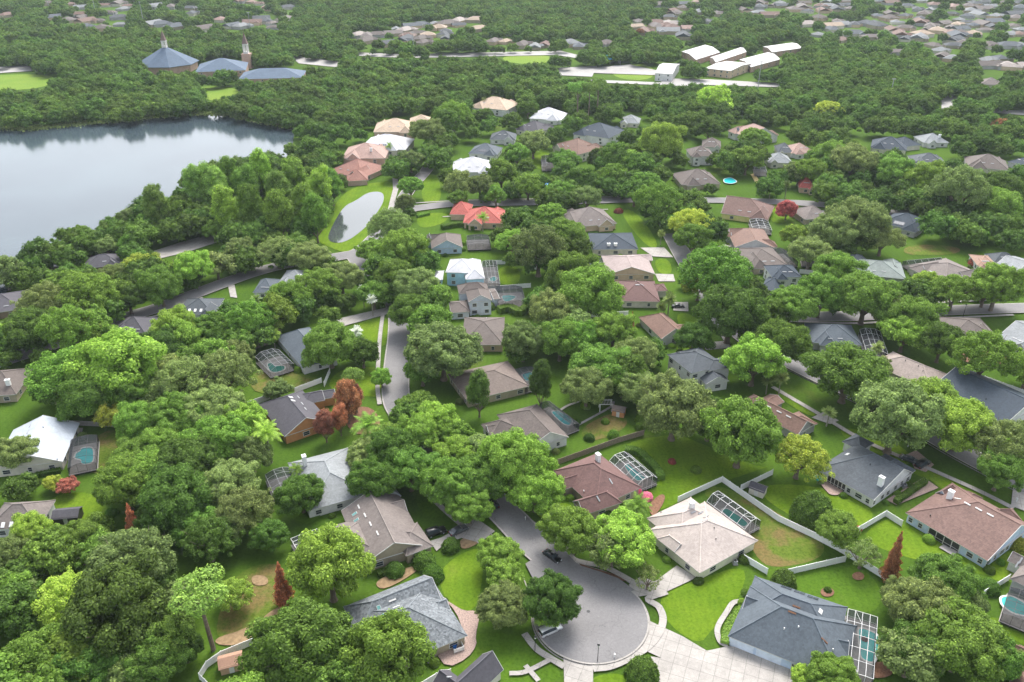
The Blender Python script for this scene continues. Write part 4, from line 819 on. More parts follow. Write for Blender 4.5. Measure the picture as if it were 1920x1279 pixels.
# ================================================================= vehicles
def car_mesh(kind):
    L, W_, Hh = {'sedan': (4.7, 1.8, 1.42), 'suv': (4.9, 1.95, 1.78), 'pickup': (5.6, 1.95, 1.8)}[kind]
    # profiles: (x, bottom, belt, roof)
    if kind == 'sedan': st = [(-.5, .35, .72, .72), (-.47, .25, .92, .92), (-.36, .25, .98, .98), (-.22, .25, .98, 1.36), (-.08, .25, .97, 1.42), (.08, .25, .96, 1.40), (.24, .25, .95, .98), (.42, .25, .82, .82), (.49, .28, .66, .66), (.5, .35, .55, .55)]
    elif kind == 'suv': st = [(-.5, .4, .8, .8), (-.485, .3, 1.05, 1.55), (-.40, .3, 1.1, 1.74), (-.1, .3, 1.1, 1.78), (.1, .3, 1.08, 1.72), (.22, .3, 1.06, 1.1), (.44, .3, .98, .98), (.49, .3, .78, .78), (.5, .4, .6, .6)]
    else: st = [(-.5, .45, .95, .95), (-.49, .4, 1.1, 1.1), (-.12, .4, 1.1, 1.1), (-.10, .4, 1.12, 1.75), (.06, .4, 1.12, 1.8), (.14, .4, 1.12, 1.7), (.24, .4, 1.08, 1.12), (.45, .4, 1.0, 1.0), (.495, .4, .8, .8), (.5, .45, .6, .6)]
    vs, fs, mi = [], [], []
    for x, b, be, rf in st:
        w = W_/2*(1 if abs(x) < .44 else .93 if abs(x) < .49 else .84); cab = rf > be+.05; wr = w*.74 if cab else w*.86
        vs += [(x*L, -w*.92, b), (x*L, -w, (b+be)/2), (x*L, -w*.97, be), (x*L, -wr, rf if cab else be+.03), (x*L, 0, rf+.03 if cab else be+.05), (x*L, wr, rf if cab else be+.03), (x*L, w*.97, be), (x*L, w, (b+be)/2), (x*L, w*.92, b)]
    n = 9
    for i in range(len(st)-1):
        c0, c1 = st[i][3] > st[i][2]+.05, st[i+1][3] > st[i+1][2]+.05
        for j in range(n):
            fs.append((n*i+j, n*i+(j+1) % n, n*(i+1)+(j+1) % n, n*(i+1)+j))
            g = 0
            if j in (2, 5) and (c0 or c1): g = 1
            if j in (3, 4) and (c0 != c1): g = 1
            mi.append(g)
    fs += [tuple(range(n)), tuple(range(n*(len(st)-1), n*len(st)))[::-1]]; mi += [0, 0]
    me = bpy.data.meshes.new('body'); me.from_pydata(vs, [], fs); me.materials.append(M_black); me.materials.append(M_glass); me.polygons.foreach_set('material_index', mi); me.polygons.foreach_set('use_smooth', [m == 0 for m in mi]); me.update()
    bm = bmesh.new(); bm.from_mesh(me); bmesh.ops.recalc_face_normals(bm, faces=bm.faces); bm.to_mesh(me); bm.free()
    return me, L, W_, Hh
def wheel_mesh():
    mb = MB(); mb.bar((0, -.12, 0), (0, .12, 0), .34, 0, 18); me = mb.build('tyre', M_tyre); m = me.data; bpy.data.objects.remove(me)
    mb = MB(); mb.bar((0, -.13, 0), (0, .13, 0), .21, 0, 12); me = mb.build('rim', M_metal); r = me.data; bpy.data.objects.remove(me); return m, r
TYRE, RIM = wheel_mesh(); CARM = {k: car_mesh(k) for k in ('sedan', 'suv', 'pickup')}
def paint(name, col):
    m, n, l, b = nmat('paint_'+name); b.inputs['Base Color'].default_value = (*col, 1); b.inputs['Metallic'].default_value = .3; b.inputs['Roughness'].default_value = .28; b.inputs['Coat Weight'].default_value = .6
    return m
def lamp(name, col):
    m, n, l, b = nmat(name); b.inputs['Base Color'].default_value = (*col, 1); b.inputs['Roughness'].default_value = .15; return m
M_hl, M_tl = lamp('headlight_lens', (.75, .78, .8)), lamp('taillight_lens', (.45, .02, .02))
PA = {'black': paint('black', (.012, .012, .014)), 'grey': paint('grey', (.10, .11, .12)), 'white': paint('white', (.75, .75, .75)), 'silver': paint('silver', (.45, .46, .48)), 'blue': paint('blue', (.03, .05, .11))}
def car(a, b, kind, col, label):
    A, B = P(*a), P(*b); me, L, W_, Hh = CARM[kind]; c = (A+B)/2; c.z = .09; d = B-A
    root = empty('parked_car', c, math.atan2(d.y, d.x)); tag(root, label, 'car'); inst('body', me, root, PA[col])
    for sx in (-1, 1):
        for sy in (-1, 1):
            t = inst('tyre', TYRE, root); t.location = (sx*L*.31, sy*(W_/2-.1), .34); r = inst('rim', RIM, t)
            t.name = 'wheel'
    for sy in (-1, 1):
        mb = MB(); mb.bx((L*.492, sy*W_*.33, .66), (.1, .34, .13)); mb.build('headlight', M_hl, root); mb = MB(); mb.bx((-L*.494, sy*W_*.34, .80), (.08, .3, .13)); mb.build('taillight', M_tl, root)
        mb = MB(); mb.bx((L*.17, sy*(W_/2+.06), 1.02), (.16, .2, .13)); mb.build('wing_mirror', PA[col], root)
    OPEN.append([(a[0]-8, a[1]-8), (b[0]+8, b[1]-8), (b[0]+8, b[1]+6), (a[0]-8, a[1]+6)])
car((1022,1038), (1048,1057), 'sedan', 'black', 'black sedan parked alone by the kerb before the turning circle')
car((929,955), (918,937), 'suv', 'black', 'black car parked at the shaded top of the cul-de-sac street')
car((803,1006), (832,997), 'suv', 'black', 'black minivan parked nearest the tan house on its driveway')
car((848,1004), (872,993), 'sedan', 'grey', 'dark grey sedan behind the black minivan on the driveway')
car((1022,1190), (1042,1181), 'suv', 'white', 'white car under the large tree at the left of the turning circle')
car((1718,880), (1740,867), 'suv', 'black', 'large black SUV on the pinkish paved driveway')
car((1696,862), (1712,868), 'sedan', 'grey', 'grey car beside the large black SUV, by the slate roof')
car((1262,577), (1280,577), 'sedan', 'black', 'dark car in the driveway behind the small palm cluster')
car((1338,473), (1354,471), 'sedan', 'grey', 'dark car on the drive left of the red-brown gabled roof')
car((744,897), (760,888), 'suv', 'silver', 'silver car glimpsed between street trees left of the cul-de-sac street')
car((1262,642), (1276,641), 'sedan', 'white', 'white car in front of the open garage')
# ================================================================= street furniture and yard things
def lamp_post(u, v, label, h=4.6):
    c = P(u, v); root = empty('street_lamp', c); tag(root, label, 'street lamp', None)
    mb = MB(); mb.bar((0, 0, 0), (0, 0, h), .09, 0, 8, .055); mb.bar((0, 0, 0), (0, 0, .5), .16, 0, 8, .10); mb.build('pole', M_black, root)
    mb = MB(); mb.bar((0, 0, h), (0, 0, h+.45), .16, 0, 8, .24); mb.build('lamp_head', M_trim, root); mb = MB(); mb.bar((0, 0, h+.45), (0, 0, h+.7), .30, 0, 8, .06); mb.build('cap', M_black, root)
lamp_post(1120, 1244, 'black street lamp at the bottom rim of the turning circle'); lamp_post(251, 594, 'street lamp beside the shaded left street'); lamp_post(1805, 596, 'street lamp on the far right street'); lamp_post(1003, 1222, 'lamp post under the tree left of the turning circle', 3.6)
def mailbox(u, v, label):
    c = P(u, v); root = empty('mailbox', c); tag(root, label, 'mailbox'); mb = MB(); mb.bx((0, 0, .5), (.13, .13, 1.0)); mb.build('post', M_white, root); mb = MB(); mb.bx((0, .1, 1.1), (.24, .5, .2)); mb.bar((0, -.15, 1.2), (0, .35, 1.2), .12, 0, 10); mb.build('box', M_white, root)
for u, v, lab in ((1702,838,'white mailbox by the verge above the pinkish paved driveway'), (1905,942,'white mailbox near the right end of the long pavement'), (1152,1236,'dark post mailbox at the bottom right rim of the turning circle'), (985,978,'white mailbox on the verge beside the cul-de-sac street'), (872,985,'white mailbox beside the driveway of the two dark cars')): mailbox(u, v, lab)
def shed(key, x, y, w, d, h, rz, wallm, roofm, label):
    c = P(*fp(key, x, y)); root = empty('garden_shed', c, R(rz)); tag(root, label, 'shed'); mb = MB(); mb.bx((0, 0, h/2), (w, d, h)); mb.add([(-w/2, -d/2, h), (-w/2, d/2, h), (-w/2, 0, h+.75), (w/2, -d/2, h), (w/2, d/2, h), (w/2, 0, h+.75)], [(0, 2, 1), (3, 4, 5)]); mb.build('wall', wallm, root)
    mb = MB(); e = .25
    for s in (-1, 1): mb.add([(-w/2-e, s*(d/2+e), h-.2), (w/2+e, s*(d/2+e), h-.2), (w/2+e, 0, h+.85), (-w/2-e, 0, h+.85), (-w/2-e, s*(d/2+e), h-.3), (w/2+e, s*(d/2+e), h-.3), (w/2+e, 0, h+.75), (-w/2-e, 0, h+.75)], [(0, 1, 2, 3), (4, 7, 6, 5), (0, 4, 5, 1), (0, 3, 7, 4), (1, 5, 6, 2)])
    mb.build('roof', roofm, root); mb = MB(); mb.bx((0, -d/2-.03, h*.42), (.9, .06, h*.8)); mb.build('door', M_trim, root)
    ROOFPOLY.append(convex([proj(c+Vector((a, b, z)))[:2] for a in (-w/2, w/2) for b in (-d/2, d/2) for z in (0, h+.8)]))
shed('F', 1420, 925, 3.6, 2.6, 2.1, -35, CR, shingle(*SPU), 'small cream shed with dark roof inside the white fence corner')
shed('F', 1160, 778, 3.4, 2.6, 2.2, -20, OR, shingle(*STP), 'small orange shed with taupe roof by the curving garden path')
shed('F', 435, 1250, 4.0, 3.0, 2.0, 20, mottled('tan_siding', (.45, .30, .20), .1, 3), mottled('tan_felt', (.40, .24, .17), .1, 3), 'tan shed inside the curved white fence at bottom left')
shed('F', 130, 975, 5.5, 3.6, 2.3, 8, DK, shingle(*SPU), 'dark open sided shed next to the lower left taupe roof')
def pergola(u, v, w, d, h, label, mat, roof=False, rz=0, z0=0):
    c = P(u, v); root = empty('pergola', c, R(rz)); tag(root, label, 'pergola'); 
    for a in (-1, 1):
        for b in (-1, 1): mb = MB(); mb.bx((a*w/2, b*d/2, h/2), (.18, .18, h)); mb.build('post', mat, root)
    mb = MB(); 
    for b in (-1, 1): mb.bx((0, b*d/2, h+.08), (w+.6, .12, .16))
    for i in range(9): mb.bx((-w/2+w*i/8, 0, h+.22), (.08, d+.6, .1))
    mb.build('beams', mat, root)
pergola(1135, 768, 3.4, 2.4, 2.4, 'white garden pergola at the top of the yard with the orange shed', M_white)
def dock():
    c = P(540, 234); root = empty('boat_dock', c); tag(root, 'small roofed boat dock in the far right corner of the lake', 'dock')
    mb = MB(); mb.bx((0, 0, .5), (16, 5, .25)); mb.bx((-9, 6, .5), (3, 12, .25)); mb.build('deck', M_wood, root); mb = MB(); mb.add([(-7, -4, 3.4), (7, -4, 3.4), (7, 4, 3.4), (-7, 4, 3.4), (-3, 0, 5), (3, 0, 5)], [(0, 1, 5, 4), (2, 3, 4, 5), (1, 2, 5), (3, 0, 4), (3, 2, 1, 0)]); mb.build('roof', M_deck, root)
    for a in (-6, 0, 6):
        for b in (-3, 3): mb = MB(); mb.bx((a, b, 1.6), (.25, .25, 3.6)); mb.build('post', M_wood, root)
    for (u0, v0, u1, v1, lab) in ((285,207, 372,204,'long reddish boardwalk along the far shore of the lake'), (395,206, 450,209,'short boardwalk right of the gap in the far shore')):
        a, b = P(u0, v0), P(u1, v1); q = empty('boardwalk', a); tag(q, lab, 'boardwalk'); d = b-a; n = Vector((-d.y, d.x, 0)).normalized(); mb = MB(); mb.box(d/2+Vector((0, 0, .9)), d/2, n*1.2, Vector((0, 0, .12))); mb.build('deck', mottled('red_timber', (.25, .12, .09), .2, 2), q)
        for s in (-1, 1): mb = MB(); mb.box(d/2+n*(1.15*s)+Vector((0, 0, 1.9)), d/2, n*.06, Vector((0, 0, .06))); mb.build('handrail', M_wood, q)
    c = P(86, 508); q = empty('lake_shelter', c); tag(q, 'little reddish roofed dock shelter under the shore trees on the left', 'shelter'); mb = MB(); mb.bx((0, 0, .6), (8, 5, .2)); mb.build('deck', M_wood, q); mb = MB(); mb.add([(-4, -3, 3), (4, -3, 3), (4, 3, 3), (-4, 3, 3), (0, 0, 4.6)], [(0, 1, 4), (1, 2, 4), (2, 3, 4), (3, 0, 4), (3, 2, 1, 0)]); mb.build('roof', M_brick, q)
    for a in (-3, 3):
        for b in (-2, 2): mb = MB(); mb.bx((a, b, 1.8), (.2, .2, 2.4)); mb.build('post', M_wood, q)
dock()
def canopy():
    c = P(1142, 120); root = empty('shade_canopy', c); tag(root, 'bright blue shade canopy over the school playground', 'canopy'); mb = MB(); mb.add([(-10, -7, 5), (10, -7, 5), (10, 7, 5), (-10, 7, 5), (-3, 0, 7.5), (3, 0, 7.5), (-10, -7, 4.8), (10, -7, 4.8), (10, 7, 4.8), (-10, 7, 4.8)], [(0, 1, 5, 4), (2, 3, 4, 5), (1, 2, 5), (3, 0, 4), (0, 6, 7, 1), (1, 7, 8, 2), (2, 8, 9, 3), (3, 9, 6, 0), (6, 9, 8, 7)]); mb.build('fabric', mottled('blue_fabric', (.04, .35, .62), .1, 1), root)
    for a in (-9, 9):
        for b in (-6, 6): mb = MB(); mb.bar((a, b, 0), (a, b, 4.9), .15); mb.build('post', M_metal, root)
canopy()
for u, v, h, lab in ((93,20,24,'tall pale light pole at the top left, second from the left edge'), (12,18,26,'tall pale light pole nearest the top left corner'), (181,32,20,'slim pale pole above the far left woods'), (270,47,24,'tall pale pole behind the pyramid roofed church'), (471,66,22,'slim pole right of the church bell tower'),
                  (1667,192,16,'pale pole rising from oaks in front of the pale paved yard'), (1419,180,24,'tall pale pole in front of the peach school front'), (1532,46,24,'steel pole far off right of the school'), (776,105,20,'pale pole by the far road left of the field')):
    c = P(u, v); q = empty('light_pole', c); tag(q, lab, 'pole'); mb = MB(); mb.bar((0, 0, 0), (0, 0, h), .35, 0, 8, .2); mb.build('pole', M_metal, q); mb = MB(); mb.bx((0, 0, h), (2.6, .4, .4)); mb.build('crossarm', M_metal, q)
def ac(key, x, y, label):
    c = P(*fp(key, x, y)); q = empty('air_conditioner', c); tag(q, label, 'air conditioner'); mb = MB(); mb.bx((0, 0, .1), (1.1, 1.1, .16)); mb.build('pad', M_conc, q); mb = MB(); mb.bx((0, 0, .58), (.85, .85, .8)); mb.build('casing', M_metal, q); mb = MB(); mb.bar((0, 0, .98), (0, 0, 1.03), .36, 0, 16); mb.build('fan_grille', M_black, q)
ac('R3', 1003, 945, 'grey air conditioner by the pale yellow side wall'); ac('R7', 1245, 880, 'dark air conditioner beside the white gable of the slate ranch'); ac('R1', 1200, 1150, 'dark air conditioner below the mottled grey roof')
def bin_(key, x, y, mt, label):
    c = P(*fp(key, x, y)); q = empty('wheelie_bin', c); tag(q, label, 'bin'); mb = MB(); mb.add([(-.25, -.28, 0), (.25, -.28, 0), (.25, .28, 0), (-.25, .28, 0), (-.32, -.36, 1), (.32, -.36, 1), (.32, .36, 1), (-.32, .36, 1)], [(0, 1, 5, 4), (1, 2, 6, 5), (2, 3, 7, 6), (3, 0, 4, 7), (3, 2, 1, 0)]); mb.build('body', mt, q); mb = MB(); mb.bx((0, 0, 1.04), (.7, .78, .08)); mb.build('lid', mt, q)
MBL = mottled('blue_plastic', (.02, .14, .45), .05, 3, .5, .4)
bin_('R2', 1395, 1060, MBL, 'blue bin against the end wall of the blue-grey roofed house'); bin_('R2', 1385, 1115, MBL, 'blue bin nearest the lower corner of the blue-grey roof'); bin_('R1', 1490, 1010, MBL, 'blue bin behind the little white screen wall'); bin_('R1', 1590, 930, M_black, 'black bin beside the blue bin and white screen wall')
fence('little white screen wall around the blue bin', [fp('R1', *p) for p in ((1480,1010), (1595,970), (1560,900))], M_white, 1.3, 'screen_wall', 1.2, 'screen')
# round tables of stone and chairs are too small to see; the patio umbrella by the slate ranch
c = P(*fp('R7', 82, 830)); q = empty('parasol', c); tag(q, 'small teal closed parasol on the pink patio', 'parasol'); mb = MB(); mb.bar((0, 0, 0), (0, 0, 2.3), .03, 0, 6); mb.build('pole', M_metal, q); mb = MB(); mb.bar((0, 0, 1.75), (0, 0, 2.35), 1.2, 0, 8, .03); mb.build('canopy', mottled('teal_fabric', (.03, .25, .22), .1, 2), q)
# ================================================================= trees
nr = np.random.default_rng(11)
def quads(name, cen, nrm, size, mat, extra=None, aspect=1.5):
    """many leaf-clump faces: centres, normals, sizes; extra = (verts, faces) of an inner mass"""
    n = len(cen); t = nr.normal(size=(n, 3)); nrm = nrm/np.linalg.norm(nrm, axis=1, keepdims=True)
    x = np.cross(nrm, t); x /= np.linalg.norm(x, axis=1, keepdims=True); y = np.cross(nrm, x)
    s = size[:, None]
    v = np.stack([cen-x*s*aspect*.5, cen+y*s*.5, cen+x*s*aspect*.5, cen-y*s*.5], 1).reshape(-1, 3)
    v += nr.normal(size=v.shape)*np.repeat(size, 4)[:, None]*.12
    f = np.arange(n*4).reshape(-1, 4)
    me = bpy.data.meshes.new(name); ev, ef = extra if extra else (np.zeros((0, 3)), [])
    nv = len(v)+len(ev); tf = list(map(tuple, f))+[tuple(i+len(v) for i in q) for q in ef]
    me.from_pydata(np.vstack([v, ev]).tolist() if len(ev) else v.tolist(), [], tf)
    me.materials.append(mat); me.update(); return me
def ico(sub=1):
    bm = bmesh.new(); bmesh.ops.create_icosphere(bm, subdivisions=sub, radius=1); v = np.array([p.co[:] for p in bm.verts]); f = [tuple(q.index for q in x.verts) for x in bm.faces]; bm.free(); return v, f
ICO = ico(1)
def lobed(name, nl, leaves, size, shape=(1, 1, .74), cz=.95, lr=(.20, .34), spread=.74, mat='m', low=-.35, gap=.0, rng=None):
    """crown of rounded leaf masses: unit radius, centre at height cz"""
    sh = np.array(shape); L = []; k = 0
    while len(L) < nl and k < nl*60:
        k += 1; d = nr.normal(size=3); d /= np.linalg.norm(d)
        if d[2] < low: continue
        r = nr.uniform(*lr); rad = spread*(nr.uniform(.78, 1.08) if nr.random() > .2 else nr.uniform(.3, .7)); rad *= nr.uniform(1.05, 1.3) if nr.random() < .14 else 1
        c = d*rad*sh
        if all(np.linalg.norm((c-q[0])/sh) > .62*min(r, q[1]) for q in L): L.append((c, r))
    cs, ns, ss = [], [], []; ev, ef = [], []
    per = leaves//len(L)
    for c, r in L:
        n = int(per*(r/np.mean(lr))**2); d = nr.normal(size=(n, 3)); d /= np.linalg.norm(d, axis=1, keepdims=True)
        bump = 1+.20*np.sin(d[:, 0]*7+c[0]*20)*np.sin(d[:, 1]*6+c[1]*20)*np.sin(d[:, 2]*6)+nr.normal(size=n)*.10
        p = c+d*(r*bump)[:, None]*np.array([1, 1, .85])
        # leaves buried in a neighbour are left out
        keep = np.ones(n, bool)
        for c2, r2 in L:
            if c2 is not c: keep &= np.linalg.norm((p-c2)/np.array([1, 1, .85]), axis=1) > r2*.72
        keep &= (d[:, 2] > -.75)
        if gap: keep &= nr.random(n) > gap
        p, q = p[keep], d[keep]; cs.append(p); ns.append(q*1.0+nr.normal(size=q.shape)*.42+np.array([0, 0, .45])); ss.append(nr.uniform(.7, 1.35, len(p))*size)
        b = len(ev)*len(ICO[0]); ev.append(c+ICO[0]*r*.80*np.array([1, 1, .85])); ef += [tuple(i+b for i in x) for x in ICO[1]]
    cs = np.vstack(cs); cs[:, 2] += cz; e = np.vstack(ev); e[:, 2] += cz
    return quads(name, cs, np.vstack(ns), np.concatenate(ss), FOL[mat], (e, ef) if not gap else None)
def dome(name, leaves, size, top=1.0, mat='d', z0=0):
    d = nr.normal(size=(leaves, 3)); d[:, 2] = abs(d[:, 2]); d /= np.linalg.norm(d, axis=1, keepdims=True)
    b = 1+.09*np.sin(d[:, 0]*9)*np.sin(d[:, 1]*9+1)*np.sin(d[:, 2]*7)+nr.normal(size=leaves)*.045
    p = d*b[:, None]*np.array([1, 1, top]); p[:, 2] += z0; p[:, 2] *= .98
    e = ICO[0]*.86*np.array([1, 1, top]); e[:, 2] = np.maximum(e[:, 2], 0)+z0
    return quads(name, p, d+nr.normal(size=d.shape)*.5, nr.uniform(.7, 1.3, leaves)*size, FOL[mat], (e, ICO[1]))
def cone(name, leaves, size, h=3.4, mat='r', z0=.3):
    t = 1-np.sqrt(nr.random(leaves)); a = nr.uniform(0, 2*np.pi, leaves); lay = .82+.18*np.sin(t*40+a*2)
    r = (1-t)**.8*lay*nr.uniform(.55, 1.05, leaves)*(.85+.15*np.sin(a*5+t*9)); p = np.stack([r*np.cos(a), r*np.sin(a), z0+t*h], 1)
    n = np.stack([np.cos(a), np.sin(a), np.full(leaves, .35)], 1); return quads(name, p, n+nr.normal(size=n.shape)*.6, nr.uniform(.6, 1.3, leaves)*size, FOL[mat])
def limb(mb, a, b, r0, r1, n=6, wob=.05, rr=random.Random(3)):
    a, b = Vector(a), Vector(b); m = (a+b)/2+Vector((rr.uniform(-wob, wob), rr.uniform(-wob, wob), 0)); mb.bar(a, m, r0, 0, n, (r0+r1)/2); mb.bar(m, b, (r0+r1)/2, r1*1.0, n) if False else mb.bar(m, b, (r0+r1)/2, 0, n, r1)
def oak_trunk(seed, h=.55, r=.065):
    rr = random.Random(seed); mb = MB(); mb.bar((0, 0, -.02), (0, 0, h*.75), r*1.25, 0, 8, r); mb.bar((0, 0, -.02), (0, 0, .08), r*1.8, 0, 8, r*1.25)
    for i in range(7):
        a = 2*math.pi*i/7+rr.uniform(-.3, .3); q = rr.uniform(.35, .68); e = (math.cos(a)*q, math.sin(a)*q, rr.uniform(.85, 1.25)); s = (0, 0, h*rr.uniform(.5, .75)); limb(mb, s, e, r*.6, r*.16, 6, .06, rr)
        for j in range(2): a2 = a+rr.uniform(-.7, .7); e2 = (e[0]+math.cos(a2)*.25, e[1]+math.sin(a2)*.25, e[2]+rr.uniform(.0, .3)); mb.bar(Vector(e)*.8+Vector(s)*.2, e2, r*.22, 0, 5, r*.06)
    o = mb.build('trunk', M_bark); m = o.data; bpy.data.objects.remove(o); return m
OAKT = [oak_trunk(i) for i in range(3)]
NEAR = [lobed('crown', n, 44000, z, shape=sh, lr=l, spread=.84, mat='m') for n, z, sh, l in ((190, .034, (1, 1, .74), (.08, .19)), (150, .034, (1, 1, .78), (.09, .22)), (130, .036, (1, .95, .84), (.09, .24)))] + \
       [lobed('crown', 200, 42000, .030, shape=(1, 1, .68), lr=(.06, .15), mat='m', gap=.2, spread=.86), lobed('crown', 120, 42000, .036, shape=(.95, 1, .9), lr=(.10, .25), mat='m', spread=.82)]
SPARSE = [lobed('crown', 60, 6000, .045, shape=(1, 1, .8), lr=(.08, .17), mat='m', gap=.3)]
MIDT = [lobed('crown', n, 14000, .055, shape=s, lr=l, mat='m', spread=.83) for n, s, l in ((130, (1, 1, .76), (.09, .22)), (110, (1, .9, .85), (.09, .24)), (160, (1, 1, .68), (.08, .18)), (110, (.92, 1, .8), (.10, .24)))]
PINE = [lobed('crown', 26, 9000, .055, shape=(1, 1, .45), cz=3.2, lr=(.20, .36), spread=.72, mat='n', low=-.5, gap=.3) for _ in range(2)]
TALL = [lobed('crown', 60, 12000, .055, shape=(.9, .9, 1.35), cz=1.9, lr=(.2, .38), mat='m', low=-.8) for _ in range(2)]
def pine_trunk(seed, h=3.2):
    rr = random.Random(seed); mb = MB(); mb.bar((0, 0, 0), (.05, 0, h*.6), .085, 0, 8, .065); mb.bar((.05, 0, h*.6), (.02, .04, h+.2), .065, 0, 8, .03)
    for i in range(9): a = rr.uniform(0, 6.28); z = rr.uniform(.74, 1)*h; mb.bar((.03, 0, z-.12), (math.cos(a)*.6, math.sin(a)*.6, z+rr.uniform(-.05, .22)), .028, 0, 5, .01)
    o = mb.build('trunk', M_bark); m = o.data; bpy.data.objects.remove(o); return m
PINT = [pine_trunk(i) for i in range(2)]
mb = MB(); mb.bar((0, 0, 0), (0, 0, 3.4), .09, 0, 7, .02)
for i in range(26):
    a = i*2.4; z = .5+i*.1; q = .75*(1-(z-.3)/3.6); mb.bar((0, 0, z-.05), (math.cos(a)*q, math.sin(a)*q, z+.06), .018, 0, 4, .006)
o = mb.build('trunk', M_bark); CONT = o.data; bpy.data.objects.remove(o)
CONE = [cone('crown', 7000, .085), cone('crown', 7000, .08)]
BUSH = [dome('crown', 7000, .075), dome('crown', 7000, .07, 1.15)]; BALL = dome('crown', 14000, .055, 1.25)
def palm(n, arch, wid, seed, cz=2.6, ln=1.0, mat='b'):
    """unit palm: trunk to height cz, n feather or fan fronds of length ln"""
    rr = random.Random(seed); vs, fs = [], []
    for i in range(n):
        a = i*2.39996; el = R(rr.uniform(-25, 75)) if arch < .5 else R(rr.uniform(5, 70)); d = Vector((math.cos(a), math.sin(a), 0)); s = Vector((-d.y, d.x, 0)); p = Vector((0, 0, cz)); k = 7; pr = []
        v = d*math.cos(el)+Vector((0, 0, math.sin(el)))
        for j in range(k+1): pr.append(p.copy()); p += v*(ln/k); v.z -= arch*1.5/k; v.normalize()
        for j in range(k):
            for q in range(3):          # leaflets each side
                t = (q+.5)/3; c = pr[j].lerp(pr[j+1], t); fr = (j+t)/k; w_ = wid*math.sin(math.pi*min(1, fr*.85+.12)); dirn = (pr[j+1]-pr[j]).normalized()
                for sg in (-1, 1):
                    e = c+s*sg*w_+dirn*w_*.5-Vector((0, 0, w_*.25)); b = len(vs); vs += [c, c+dirn*.045*ln, e]; fs.append((b, b+1, b+2))
    me = bpy.data.meshes.new('crown'); me.from_pydata([tuple(v) for v in vs], [], fs); me.materials.append(FOL[mat]); me.update()
    mb = MB(); mb.bar((0, 0, 0), (.04, .02, cz*.5), .085, 0, 8, .065); mb.bar((.04, .02, cz*.5), (0, 0, cz+.05), .065, 0, 8, .06); o = mb.build('trunk', M_barkp); t = o.data; bpy.data.objects.remove(o)
    return me, t
FAN = palm(46, .25, .30, 1, 2.2, .95, 'g'); FEA = palm(26, 1.0, .30, 2, 2.1, 1.15, 'b'); FANS = palm(40, .2, .30, 4, 3.0, 1.0, 's'); FANS[0].materials[0] = FOL['s']
# kinds: mesh list, trunk list, crown centre / top in units of the radius, words
KIND = {'O': (NEAR, OAKT, .95, 'tree', 'oak_tree', 'tree'), 'S': (SPARSE, OAKT, .95, 'sparse tree', 'thin_tree', 'tree'), 'P': (PINE, PINT, 3.2, 'tall pine', 'pine_tree', 'pine tree'), 'T': (TALL, OAKT, 1.9, 'tall narrow tree', 'tall_tree', 'tree'),
        'C': (CONE, [CONT], 1.9, 'conical cypress', 'cypress_tree', 'cypress tree'), 'A': ([FAN[0]], [FAN[1]], 2.2, 'fan palm', 'palm_tree', 'palm'), 'Q': ([FEA[0]], [FEA[1]], 2.1, 'feathery palm', 'palm_tree', 'palm'), 'Z': ([FANS[0]], [FANS[1]], 3.0, 'pale fan palm', 'palm_tree', 'palm'),
        'B': (BUSH, None, .45, 'rounded bush', 'shrub', 'shrub'), 'M': ([BALL], None, .7, 'dense round tree', 'magnolia_tree', 'tree')}
BUSHES = []
TREES = []   # (u, v, radius px, root, words)
def ground_for(u, v, wpx, cz):
    z = 5.0
    for _ in range(6):
        p = P(u, v, z); dep = proj(p)[2]; r = wpx/2*dep/F; z = cz*r
    return P(u, v, z), r
def tree(u, v, wpx, code, label=None, sz=1.0, low=False):
    kind, col = ('O', code) if len(code) == 1 else (code[0], code[1])
    ms, ts, cz, word, name, cat = KIND[kind]
    p, r = ground_for(u, v, wpx, cz*sz); p.z = 0
    if kind == 'O' and (low or wpx < 62): ms = MIDT
    root = empty(name, p, rnd.uniform(0, 6.28), (r*rnd.uniform(.88, 1.12), r*rnd.uniform(.88, 1.12), r*sz*rnd.uniform(.9, 1.12)))
    me = rnd.choice(ms) if (col != 'g' or kind != 'O' or ms is not NEAR) else rnd.choice((NEAR[3], NEAR[0]))
    inst('crown', me, root, FOL[col])
    if ts: inst('trunk', rnd.choice(ts), root)
    tag(root, label, cat)
    big = 'big ' if wpx > 125 else 'small ' if wpx < 42 and kind == 'O' else ''
    TREES.append([u, v, wpx/2, root, big+COLW[col]+' '+word, label]); return root
